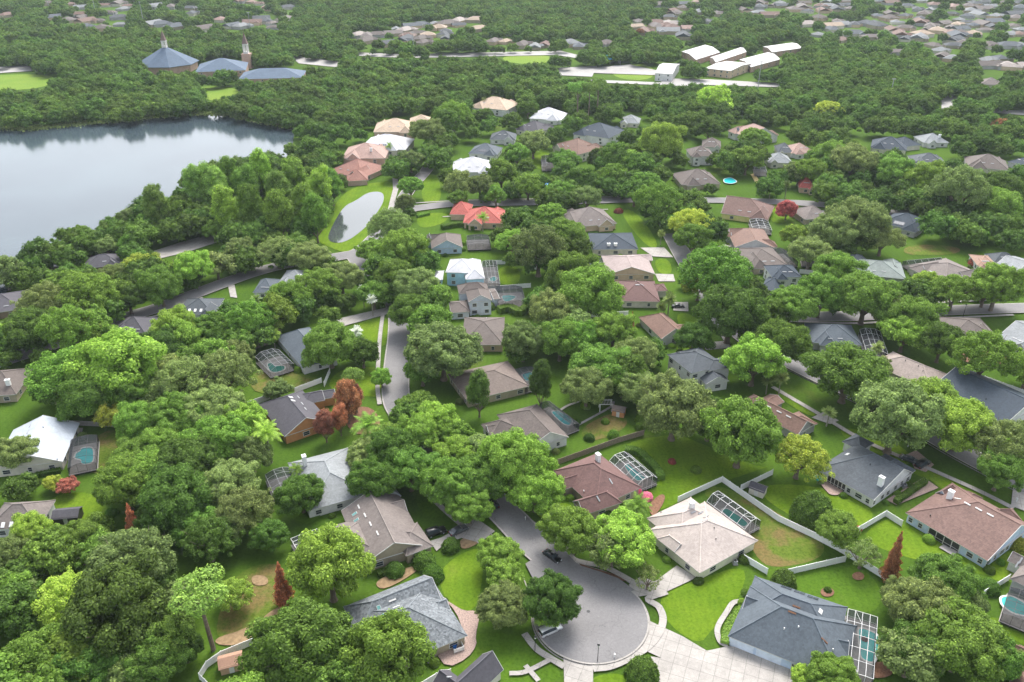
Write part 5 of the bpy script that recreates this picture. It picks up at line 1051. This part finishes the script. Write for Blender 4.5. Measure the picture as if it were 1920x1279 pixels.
HAND = """125,1125,120,l;215,1150,190,d;70,1235,160,m;245,1065,150,g;30,1120,90,g;345,1215,80,d;372,1100,105,Pn;440,1112,78,b;618,1068,165,b;565,1205,190,m;728,1235,165,b;655,1265,90,m;160,1255,120,d;290,1240,120,d;20,1040,90,g
505,1005,72,d;425,985,95,g;390,1015,100,d;460,960,110,g;330,940,140,d;300,975,90,d;430,905,120,g;350,870,120,d;290,890,120,b;235,915,110,b;470,850,90,g;410,830,110,m;300,840,90,m;250,860,90,m;150,1020,100,m;90,1040,80,m;60,1000,80,b;190,985,50,b
840,905,120,m;905,890,110,m;770,880,105,m;960,870,130,b;1005,920,105,b;735,850,100,m;700,905,95,m;565,930,85,m;780,820,100,b;820,790,100,b;865,850,100,b;690,850,80,g;880,950,90,m
935,1040,76,m;945,1135,105,g;1035,1128,112,d;1075,1000,105,m;1165,1010,125,b;1215,1085,62,Sg;1195,950,55,Qb;640,1240,60,m;1900,1240,60,g
1525,948,80,Md;1568,995,78,m;1618,1040,72,Sg;1500,855,108,y;1390,815,155,m;1265,765,150,g;1330,790,90,d;1590,698,140,m;1415,678,110,b;1465,645,100,m;1680,785,165,g;1745,755,125,b;1800,800,120,b;1885,835,120,g;1875,885,90,m;1845,670,125,b;1765,645,85,d;1710,605,95,m;1640,690,60,g
1770,1085,125,m;1735,1150,140,g;1800,1205,150,m;1700,1120,90,g;1850,1230,110,m;1720,1220,110,d;1205,1256,66,Md;1560,1265,90,b;1505,1268,50,b
617,645,108,m;680,665,60,d;715,710,46,b;650,748,48,Tr;608,790,40,Tv;664,742,34,Tv;636,782,36,Tr;500,815,62,Qb;688,795,60,Qb;662,708,50,Pn
830,655,140,g;898,730,52,Td;1015,718,50,Td;1105,560,115,m;1070,520,95,m;1035,590,95,g;1130,685,115,m;1190,665,95,g;1050,640,90,m;980,640,90,g;1200,730,90,g;1100,730,90,g;1150,620,90,m;1010,470,110,g;1060,440,80,m;960,450,70,b
1340,515,145,m;1370,590,130,d;1300,640,70,d;1540,555,100,m;1625,555,125,m;1485,570,100,m;1870,540,105,m;1790,545,90,m;1735,530,60,b;1570,505,90,m;1520,470,80,g;1490,440,60,b;1610,420,110,g;1560,440,90,g;1655,445,80,g
300,540,85,m;365,505,78,l;160,555,120,m;90,570,110,g;215,520,70,g;130,620,120,m;60,620,100,d;240,560,70,d;330,620,90,b;400,615,80,m;470,600,90,m;540,565,90,b;600,530,90,b;440,660,70,g
120,700,140,m;220,690,150,b;290,665,100,d;170,740,110,d;250,740,90,m;350,720,120,g;420,705,110,g;330,780,120,m;400,770,110,g;260,800,90,m;450,790,90,b;520,730,50,g;30,850,75,g
105,470,55,d;165,455,58,d;75,490,50,d;200,462,45,g;245,455,52,m;20,515,48,d;250,410,52,g;290,385,48,Tn;365,350,52,Tn;345,400,55,m;150,440,40,m
400,350,52,Tn;430,330,48,Tb;460,345,50,Tm;490,330,52,Tb;520,350,50,Tn;550,330,52,Tm;420,385,55,Tb;470,395,52,Tm;520,395,55,Tb;570,380,52,Tm;600,350,50,Tb;590,400,50,Tm;540,420,55,m;480,430,50,m;400,430,50,m;440,415,48,b;620,340,40,Tm
730,430,90,g;760,470,90,m;700,470,60,m;740,520,80,m;780,540,80,g;820,560,60,b;770,590,80,m;640,520,80,g;580,480,80,g;520,470,80,g;450,470,60,g;770,350,50,m;760,385,42,g;700,555,60,m;770,300,50,g
860,350,60,g;900,350,55,g;940,330,60,m;990,350,60,m;1050,360,60,m;1090,340,60,m;930,370,42,m;860,375,40,m;1030,400,60,b;1100,370,60,g;1200,310,60,m;1235,380,90,m;1210,340,60,m;1190,360,60,m;1270,420,50,m;1295,420,80,y;1300,450,70,m;1150,330,50,m;1240,270,80,l;1180,300,60,l;1150,300,60,m;1060,300,50,m;1045,300,42,d;1120,300,45,d
"""
HAND2 = """1085,165,40,Pn;1105,172,36,Pn;1122,162,36,Pn;1340,192,60,l;1555,205,50,y;1870,240,34,r;1200,60,16,r;1415,258,60,m;1330,240,55,d;1400,300,60,m;1520,325,60,m;1475,395,40,v;1500,320,60,g;1600,300,90,g;1680,320,80,m;1740,340,80,b;1560,290,70,m;1800,360,110,g;1870,380,80,m;1880,360,70,d;800,245,70,g;840,235,60,m;850,215,70,m;990,205,36,d;1000,270,60,g;970,290,50,m;527,1090,50,Cr;247,978,44,Cr;1678,1044,50,Cr;1185,600,14,Cr;127,910,40,v;100,905,36,y;845,1022,36,Bd;795,1050,46,Bd;812,1075,44,Bm;1552,1106,14,Bd;1310,1088,20,Bd;1620,1200,16,Bv;1212,930,22,Bk;1128,868,16,Bk;1195,920,18,Bk;1098,760,18,Bm;1135,790,16,Bm;1105,820,20,Bd;1150,815,22,Bm
1205,785,26,Bb;1200,800,20,Bm;1082,792,16,Bd;1305,880,18,Bm;1855,1100,36,Bm;1910,1020,34,By;60,905,26,Bd;208,960,22,Bm;1260,865,14,Bv;1610,990,14,Bv;740,1068,36,Bd;30,920,30,Bd;1838,490,34,Bv;1820,530,20,Bm;1275,660,14,Bd;1160,395,16,Bv
1555,772,30,Ag;1465,710,32,Ag;1440,715,26,Ag;1255,565,34,Ag;1240,575,24,Ag;697,565,22,Zs;680,545,24,Zs;430,665,26,As;668,620,30,As;905,410,24,Qb;890,200,0,Q;1445,355,18,Ag;1475,350,20,Ag;1565,370,20,Ag;1590,360,24,Ag;1630,370,22,Ag;1690,370,24,Ag
555,880,30,Qb;480,560,24,Ag;575,525,24,Qb;410,640,26,Qb;512,627,28,Qb;1645,655,28,Ag;730,275,18,Qb;823,192,16,Qb;908,192,16,Ag;940,192,16,Ag;1092,280,16,Qb;1885,262,20,Ag;1810,270,18,Ag;1240,440,18,Ag;1395,1165,20,Bd;1470,1088,50,Bd;1402,1110,22,Bm;1378,1150,14,Bd;1210,1010,14,Bd"""
for line in (HAND+HAND2).replace('\n', ';').split(';'):
    if not line.strip(): continue
    u, v, wp, code = line.split(','); 
    if float(wp) > 0: tree(float(u), float(v), float(wp), code, sz=1.25 if code[0] in 'CT' else 1.0)
for root, cnt in [(m[3], 7) for m in MARKS if m[1] > 430]:
    wl_ = [c for c in root.children if c.name.startswith('wall')]
    if not wl_: continue
    vs_ = [v.co for v in wl_[0].data.vertices if v.co.z < .1][:4]
    for _ in range(cnt):
        a_, b_ = rnd.sample(vs_, 2); t_ = rnd.uniform(.05, .95); p_ = (a_*(1-t_)+b_*t_); p_ = p_*(1+1.1/max(3, p_.length)) + root.location
        if any(((a_+b_)/2).length < 2.5 for _q in (0,)): continue
        u_, v_, d_ = proj(p_); wp_ = rnd.uniform(1.5, 2.6)*F/d_
        if 0 < u_ < 1920 and 0 < v_ < 1279: BUSHES.append((u_, v_, wp_, 'B'+rnd.choice('ddmmbg'), root))
for u_, v_, wp_, code, root in BUSHES[:190]: tree(u_, v_, wp_, code, sz=rnd.uniform(.8, 1.3))
# hedges ------------------------------------------------------------------------------------------
def hedge(px, w_, h, label, col='d', arc=False):
    c = spline([P(u, v) for u, v in px], 4); base = c[0].copy(); n = 0; cs, ns = [], []
    tot = sum((b-a).length for a, b in zip(c, c[1:]))
    for a, b in zip(c, c[1:]):
        d = b-a; L = d.length; d = d/L; nn = Vector((-d.y, d.x, 0)); m = int(L*(w_+2*h)*45)
        for _ in range(m):
            t = nr.random(); s = nr.uniform(0, w_+2*h)
            if s < h: off, z, nv = -w_/2, s, -nn
            elif s < h+w_: off, z, nv = s-h-w_/2, h, Vector((0, 0, 1))
            else: off, z, nv = w_/2, s-h-w_, nn
            q = a+d*(L*t)+nn*off-base; cs.append((q.x+nr.normal()*.05, q.y+nr.normal()*.05, z+nr.normal()*.06)); ns.append(tuple(nv+Vector((0, 0, .3))))
    l, r = offs(c, w_/2-.08), offs(c, -w_/2+.08); k = len(c); ev = np.array([(p.x-base.x, p.y-base.y, z) for z in (0, h-.08) for p in l+r]); K = 2*k
    ef = [(i, i+1, K+i+1, K+i) for i in range(k-1)]+[(k+i, k+i+1, K+k+i+1, K+k+i) for i in range(k-1)]+[(K+i, K+i+1, K+k+i+1, K+k+i) for i in range(k-1)]+[(0, k, K+k, K), (k-1, 2*k-1, K+2*k-1, K+k-1)]
    ns = np.array(ns)+nr.normal(size=(len(ns), 3))*.5
    me = quads('hedge', np.array(cs), ns, nr.uniform(.7, 1.3, len(cs))*.20, FOL[col], (ev, ef)); o = inst('hedge', me); o.location = base; tag(o, label, 'hedge'); return o
hedge([fp('R7', *p) for p in ((1120,1110), (1520,830))], 1.3, 1.6, 'clipped dark hedge between the slate ranch and the brown roof')
hedge([fp('R6', *p) for p in ((1290,140), (1480,170), (1650,320), (1770,450), (1830,560))], 2.0, 1.5, 'curved clipped hedge wrapping the white domed cage', 'm')
hedge([fp('S6', *p) for p in ((1240,930), (1400,900), (1560,960), (1700,850))], 2.8, 2.2, 'thick dark hedge below the dark pool cage', 'd')
hedge([fp('F', *p) for p in ((1358,1210), (1365,1180), (1378,1160), (1392,1146))], 1.6, 1.1, 'low hedge along the curved path beside the pale blue garage doors', 'm')
hedge([fp('S7', *p) for p in ((170,880), (390,875))], 1.6, 1.4, 'dark hedge in front of the bright blue pool', 'd')
hedge([fp('R5', *p) for p in ((1080,1095), (1280,1020))], 1.3, 1.1, 'low dark hedge under the tan gable wall', 'd')
hedge([fp('F', *p) for p in ((35,905), (75,893), (115,885))], 1.3, 1.1, 'dark hedge along the cream wall of the pale roofed house', 'd')
hedge([fp('F', *p) for p in ((925,400), (980,398), (1005,402))], 2.2, 1.8, 'dark hedge right of the red tile roof by the upper street', 'd')
hedge([fp('F', *p) for p in ((782,408), (805,403))], 1.8, 1.2, 'short square hedge left of the red tile roof', 'm')
hedge([fp('F', *p) for p in ((828,430), (865,424), (890,432))], 2.4, 1.8, 'dark hedge between the red tile roof and the grey-brown roof', 'd')
hedge([fp('F', *p) for p in ((826,487), (800,488), (780,492))], 2.4, 2, 'dark hedge behind the light blue two-storey house', 'd')
# ----------------------------------------------------------------------------- filler woods
GX, GY_ = 480, 330
gx, gy = np.meshgrid(np.arange(GX)*4+2, np.arange(GY_)*4+2)
def inside(poly):
    m = np.zeros(gx.shape, bool); x, y = gx, gy; n = len(poly)
    xs = [p[0] for p in poly]; ys = [p[1] for p in poly]
    i0, i1 = max(0, int(min(xs)//4)-1), min(GX, int(max(xs)//4)+2); j0, j1 = max(0, int(min(ys)//4)-1), min(GY_, int(max(ys)//4)+2)
    if i0 >= i1 or j0 >= j1: return m
    X, Y = gx[j0:j1, i0:i1], gy[j0:j1, i0:i1]; s = np.zeros(X.shape, bool)
    for i in range(n):
        (xa, ya), (xb, yb) = poly[i], poly[(i+1) % n]
        if ya == yb: continue
        s ^= ((ya > Y) != (yb > Y)) & (X < (xb-xa)*(Y-ya)/(yb-ya)+xa)
    m[j0:j1, i0:i1] = s; return m
PROT = np.zeros(gx.shape, bool); RP = PROT.copy()
for p in OPEN: PROT |= inside(p)
for p in ROOFPOLY: RP |= inside(p)
# far houses come before the filler so trees keep off them ------------------------------------------
FARH = []; FH = []
frnd = random.Random(21)
ROOFS = [STP, STN, SLG, SDG, SPK, SSA, SVB, SB, SBE]; far_mesh = []
def far_house(u, v):
    p = P(u, v); s = frnd.uniform(.8, 1.25); rt = frnd.choice(ROOFS); rt = rt if rt not in (SSA, SPK, SBE) or frnd.random() < .35 else frnd.choice((STP, SLG, SDG)); wm_ = frnd.choice((CR, PE, TA, GY, TA)); key = frnd.randrange(6)
    if not FARV: make_far()
    w_, r_, c_, g_ = FARV[key]; root = empty('house', p, frnd.choice((0, 1.57, .3, 1.2, .8))+frnd.uniform(-.2, .2), s)
    inst('wall', w_, root, wm_); ro = inst('roof', r_, root, shingle(rt[0]+'_far', mul(rt[1], .55), rt[2]))
    col = {'greybrown': 'grey-brown', 'taupe': 'taupe', 'lightgrey': 'light grey', 'darkgrey': 'dark grey', 'pinktile': 'pink tile', 'sandtile': 'sand tile', 'brownred': 'brown-red', 'bluegrey': 'blue-grey', 'beige': 'beige'}[rt[0]]
    tag(root, None, 'house', 'small far houses beyond the woods'); FARH.append([u, v, root, col])
    FH.append((p.x, p.y)); RP[max(0, int((v-3)//4)):int((v)//4)+1, max(0, int((u-5)//4)):int((u+5)//4)+1] = True
FARV = []
def make_far():
    for k in range(6):
        L, W_ = frnd.uniform(15, 21), frnd.uniform(11, 14); rf, wl, fa, wn = MB(), MB(), MB(), MB()
        rise = .42*W_/2; e = [(-L/2, -W_/2, 2.8), (L/2, -W_/2, 2.8), (L/2, W_/2, 2.8), (-L/2, W_/2, 2.8)]; hi = 0 if k % 3 == 0 else W_/2
        rf.add(e+[(-L/2+hi, 0, 2.8+rise), (L/2-hi, 0, 2.8+rise)], [(0, 1, 5, 4), (2, 3, 4, 5), (1, 2, 5), (3, 0, 4), (3, 2, 1, 0)])
        ww, ll = 6, 7; sx = frnd.choice((-1, 1))*L*.25   # front wing
        rf.add([(sx-ww/2, -W_/2-ll/2, 2.75), (sx+ww/2, -W_/2-ll/2, 2.75), (sx+ww/2, 0, 2.75), (sx-ww/2, 0, 2.75), (sx, -W_/2-ll/2+2, 2.75+1.6), (sx, 0, 2.75+1.6)], [(0, 1, 4), (1, 2, 5, 4), (3, 0, 4, 5), (3, 2, 1, 0)])
        wl.bx((0, 0, 1.33), (L-.9, W_-.9, 2.66)); wl.bx((sx, -W_/2-ll/4+.3, 1.3), (ww-.8, ll/2, 2.6)); 
        for a in range(4): wn.bx((-L/2+(a+.7)*L/4.4, -W_/2+.42, 1.5), (1.4, .1, 1.2)); wn.bx((-L/2+(a+.7)*L/4.4, W_/2-.42, 1.5), (1.4, .1, 1.2))
        me = []
        for m, mt, nm in ((wl, WH, 'wall'), (rf, M_trim, 'roof'), (fa, M_trim, 'x'), (wn, M_glass, 'window')):
            o = m.build(nm, mt); me.append(o.data); bpy.data.objects.remove(o)
        FARV.append(me)
RES = np.zeros(gx.shape, bool)
FZ = [((0, 0), (600, 0), (560, 40), (300, 52), (0, 40), 26), ((20, 38), (200, 40), (300, 62), (60, 55), 6), ((645, 62), (760, 45), (900, 40), (905, 60), (800, 88), (660, 88), 26), ((900, 80), (1060, 82), (1180, 78), (1190, 92), (920, 94), 8), ((1230, 0), (1920, 0), (1920, 70), (1700, 66), (1400, 30), (1230, 60), 95), ((1640, 60), (1920, 70), (1920, 150), (1830, 135), (1640, 96), 22),
      ((1170, 40), (1300, 50), (1290, 80), (1180, 72), 9), ((300, 46), (620, 30), (640, 50), (340, 60), 9), ((1480, 45), (1640, 50), (1640, 90), (1500, 70), 8)]
for z_ in FZ:
    poly, cnt = list(z_[:-1]), z_[-1]; xs = [p[0] for p in poly]; ys = [p[1] for p in poly]; m = inside(poly); RES |= m; got = []; k = 0
    while len(got) < cnt and k < 4000:
        k += 1; u, v = frnd.uniform(min(xs), max(xs)), frnd.uniform(max(3, min(ys)), max(ys))
        if not m[int(v//4), min(GX-1, int(u//4))]: continue
        if any(abs(u-a) < 15 and abs(v-b) < 4+.03*v for a, b in got): continue
        got.append((u, v)); far_house(u, v)
# filler: jittered rows in the world, kept off everything open ------------------------------------
COVER = PROT | RP
for t in TREES:
    if t[2] > 15: COVER |= (((gx-t[0])/(t[2]*.8))**2+((gy-t[1])/(t[2]*.62))**2) < 1
fill = []; k = 0
dens = nr.random
def lowfreq(x, y): return .5+.5*math.sin(x*.013+math.sin(y*.017)*1.3)*math.cos(y*.011+x*.004)
y = 95.0
while y < 2300:
    step = 7.5 if y < 420 else 8.8 if y < 800 else 10.5
    hw = y*1.02*.66+30; x = -hw+nr.uniform(0, step)
    while x < hw:
        px_, py_ = x+nr.normal()*step*.25, y+nr.normal()*step*.25; x += step
        r = nr.uniform(3.2, 7.4) if y < 420 else nr.uniform(3.8, 7.4)
        if y < 560 and px_ > -120 and nr.random() < .42: continue
        u, v, dep = proj((px_, py_, r*.95)); rp = r*F/dep
        if not (-rp < u < 1920+rp and -20 < v < 1279+rp*.8): continue
        i, j = int(u//4), int(v//4)
        a0, a1 = max(0, int((u-rp*.8)//4)), min(GX, int((u+rp*.8)//4)+1); b0, b1 = max(0, int((v-rp*.7)//4)), min(GY_, int((v+rp*.75)//4)+1)
        if a0 >= a1 or b0 >= b1: continue
        if PROT[b0:b1, a0:a1].mean() > (.08 if rp > 20 else .16 if rp > 9 else .25): continue
        if RP[b0:b1, a0:a1].mean() > (.04 if rp > 24 else .06 if rp > 10 else .12): continue
        if RES[min(GY_-1, max(0, j)), min(GX-1, max(0, i))] and nr.random() < .12: continue
        if any((px_-hx)**2+(py_-hy)**2 < 190 for hx, hy in FH): continue
        if COVER[b0:b1, a0:a1].mean() > .82: continue
        fill.append((px_, py_, r, u, v, rp))
    y += step*.92
print('FILL', len(fill), 'HAND', len(TREES))
# nearest / largest fillers are individual trees; the rest is one woodland object
oaks = sum(1 for t in TREES if t[3].name.startswith(('oak_tree', 'thin_tree', 'tall_tree', 'magnolia')))
fill.sort(key=lambda q: -q[5]); nind = max(0, 300-oaks); ind, rest = fill[:nind], fill[nind:]
def pickcol(x, y, q):
    n_ = lowfreq(x, y); r = nr.random()
    if y > 420 and r < .45: return ('b', 'g', 'b', 'y', 'm')[int(nr.random()*5)]
    r = nr.random()
    if n_ > .72: return 'g' if r < .45 else 'm' if r < .85 else 'b'
    if n_ < .25: return 'b' if r < .5 else 'm' if r < .85 else 'd'
    return 'm' if r < .42 else 'd' if r < .58 else 'g' if r < .75 else 'b' if r < .95 else 'y'
for (x, y, r, u, v, rp) in ind: tree(u, v, rp*2, pickcol(x, y, 0), low=True)
# woodland: points with instances of five small crowns
FARC = []
for i, (cl, n, s) in enumerate((('d', 34, (1, 1, .8)), ('m', 30, (1, 1, .85)), ('g', 36, (1, 1, .72)), ('b', 28, (1, 1, .9)), ('m', 26, (.85, .85, 1.25)), ('y', 30, (1, 1, .8)))):
    FARC.append(lobed('woodland_crown', n*2, 3600, .085, shape=s, cz=.85, lr=(.14, .30), spread=.82, mat=cl))
def woodland(name, label, items):
    me = bpy.data.meshes.new(name); me.from_pydata([(a, b, 0) for a, b, *_ in items], [], [])
    sc = me.attributes.new('tree_scale', 'FLOAT', 'POINT'); ix = me.attributes.new('tree_kind', 'INT', 'POINT'); rz = me.attributes.new('tree_turn', 'FLOAT', 'POINT')
    K = {'d': 0, 'm': 1, 'g': 2, 'b': 3, 'y': 5}
    for i, q in enumerate(items):
        k = K[pickcol(q[0], q[1], 0)]
        if k == 1 and nr.random() < .35: k = 4
        if k == 5 and nr.random() < .6: k = 3
        sc.data[i].value = q[2]; ix.data[i].value = k; rz.data[i].value = nr.uniform(0, 6.28)
    o = bpy.data.objects.new(name, me); COL.objects.link(o); tag(o, label, 'woodland', kind='stuff')
    ng = bpy.data.node_groups.new('woodland', 'GeometryNodeTree'); ng.interface.new_socket('Geometry', in_out='INPUT', socket_type='NodeSocketGeometry'); ng.interface.new_socket('Geometry', in_out='OUTPUT', socket_type='NodeSocketGeometry')
    N, Lk = ng.nodes, ng.links; gi = N.new('NodeGroupInput'); go = N.new('NodeGroupOutput'); jn = N.new('GeometryNodeJoinGeometry'); Lk.new(jn.outputs[0], go.inputs[0])
    def attr(nm, t):
        a = N.new('GeometryNodeInputNamedAttribute'); a.data_type = t; a.inputs['Name'].default_value = nm; return a.outputs['Attribute']
    s, kx, rzv = attr('tree_scale', 'FLOAT'), attr('tree_kind', 'INT'), attr('tree_turn', 'FLOAT'); cb = N.new('ShaderNodeCombineXYZ'); Lk.new(rzv, cb.inputs[2])
    for k, mesh in enumerate(FARC):
        src = SRC[k]; oi = N.new('GeometryNodeObjectInfo'); oi.transform_space = 'ORIGINAL'; oi.inputs['As Instance'].default_value = True; oi.inputs[0].default_value = src
        cp = N.new('FunctionNodeCompare'); cp.data_type = 'INT'; cp.operation = 'EQUAL'; Lk.new(kx, cp.inputs[2]); cp.inputs[3].default_value = k
        ip = N.new('GeometryNodeInstanceOnPoints'); Lk.new(gi.outputs[0], ip.inputs['Points']); Lk.new(cp.outputs[0], ip.inputs['Selection']); Lk.new(oi.outputs['Geometry'], ip.inputs['Instance']); Lk.new(cb.outputs[0], ip.inputs['Rotation']); Lk.new(s, ip.inputs['Scale']); Lk.new(ip.outputs[0], jn.inputs[0])
    md = o.modifiers.new('woodland', 'NODES'); md.node_group = ng; return o
# the six source crowns are real trees of their own, standing in the woods
SRC = []
for k, me in enumerate(FARC):
    q = rest[k*3]; p = Vector((q[0], q[1], 0)); root = empty('oak_tree', p, 0, q[2]); c = inst('crown', me, root); SRC.append(c); inst('trunk', OAKT[0], root); tag(root, None, 'tree')
    TREES.append([q[3], q[4], q[5], root, COLW['dmgbmy'[k]]+' tree', None])
used = set(k*3 for k in range(len(FARC))); rest = [q for i, q in enumerate(rest) if i not in used]
woodland('woodland', 'continuous green woods and treetops stretching from the houses to the horizon', rest)
print('REST', len(rest), 'IND', len(ind), 'TREES', len(TREES))
# reeds and lily pads at the far shore
cs, ns = [], []
for _ in range(9000):
    u = nr.uniform(-20, 545); yb = 239 if u < 60 else 239-(u-60)*.095 if u < 330 else 212 if u < 420 else 212+(u-420)*.20
    q = P(u, yb+abs(nr.normal())*3.0-1); cs.append((q.x, q.y, nr.uniform(.1, .5))); ns.append((0, -.6, 1))
me = quads('reed_bed', np.array(cs), np.array(ns)+nr.normal(size=(len(ns), 3))*.6, nr.uniform(.6, 1.4, len(cs))*1.2, FOL['g']); tag(inst('reed_bed', me), 'band of reeds and lily pads along the far lake shore', 'reeds', kind='stuff')
# undergrowth that hides bare soil inside the near woods
# ----------------------------------------------------------------------------- labels that single each tree out
ORD = ['nearest', 'second nearest', 'third nearest', 'fourth nearest', 'fifth nearest', 'sixth nearest', 'seventh nearest', 'eighth nearest', 'ninth nearest', 'tenth nearest', 'eleventh nearest', 'twelfth nearest']
def sector(du, dv):
    if abs(du) > abs(dv)*1.2: return 'left of' if du < 0 else 'right of'
    return 'above' if dv < 0 else 'below'
def rank_labels(items, marks, noun, maxr=12):
    """items (u, v, root, words); rank of each item by distance from each mark within one side of it"""
    best = {}
    for mk in marks:
        by = {}
        for n_, it in enumerate(items):
            du, dv = it[0]-mk[0], it[1]-mk[1]; dd = math.hypot(du, dv*1.0); by.setdefault(sector(du, dv), []).append((dd, n_))
        for s_, l_ in by.items():
            l_.sort()
            for rk, (dd, n_) in enumerate(l_[:maxr]):
                sc_ = rk*30+dd
                if len(f"{items[n_][3]}, {ORD[rk]} {noun} {s_} {mk[2]}".split()) > 16: continue
                if n_ not in best or sc_ < best[n_][0]: best[n_] = (sc_, rk, s_, mk[2])
    out = {}
    for n_, it in enumerate(items):
        if n_ in best:
            _, rk, s_, ph = best[n_]; out[n_] = f"{it[3]}, {ORD[rk]} {noun} {s_} {ph}"
    return out
items = [(t[0], t[1], t[3], t[4]) for t in TREES]
lab = rank_labels(items, MARKS, 'plant')
for n_, t in enumerate(TREES):
    if n_ in lab: t[3]['label'] = lab[n_]
    else: t[3]['label'] = t[4]+' within the thick woods'; t[3]['group'] = 'trees within the thick woods'
items = [(h_[0], h_[1], h_[2], 'small '+h_[3]+' roofed house') for h_ in FARH]
marks2 = [m for m in MARKS if m[1] < 330]
# far houses: use far marks, then each other by place in the picture
lab = rank_labels(items, marks2, 'far house')
rest_h = [n_ for n_ in range(len(items)) if n_ not in lab]
for n_, h_ in enumerate(FARH):
    if n_ in lab: h_[2]['label'] = lab[n_]
side = {}
for n_ in rest_h:
    h_ = FARH[n_]; row = 'top edge' if h_[1] < 22 else 'upper belt'; col_ = 'left' if h_[0] < 640 else 'middle' if h_[0] < 1280 else 'right'
    h_[2]['label'] = f"small {h_[3]} roofed far house among trees in the {row} at the {col_}"; h_[2]['group'] = h_[2]['label'].replace('house', 'houses')
for t in TREES:
    if 'label' not in t[3]: t[3]['label'] = t[4]
# ================================================================= haze
hz = MB(); hz.bx((0, 1400, 70), (5200, 3400, 142)); ho = hz.build('haze', mottled('haze_tmp', (.5, .5, .5))); tag(ho, kind='stuff')
hm = bpy.data.materials.new('haze'); hm.use_nodes = True; hn = hm.node_tree; hn.nodes.clear(); out = hn.nodes.new('ShaderNodeOutputMaterial'); pv = hn.nodes.new('ShaderNodeVolumePrincipled'); pv.inputs['Density'].default_value = .00006; pv.inputs['Color'].default_value = (.82, .92, 1, 1); pv.inputs['Anisotropy'].default_value = .2
hn.links.new(pv.outputs[0], out.inputs['Volume']); ho.data.materials.clear(); ho.data.materials.append(hm)
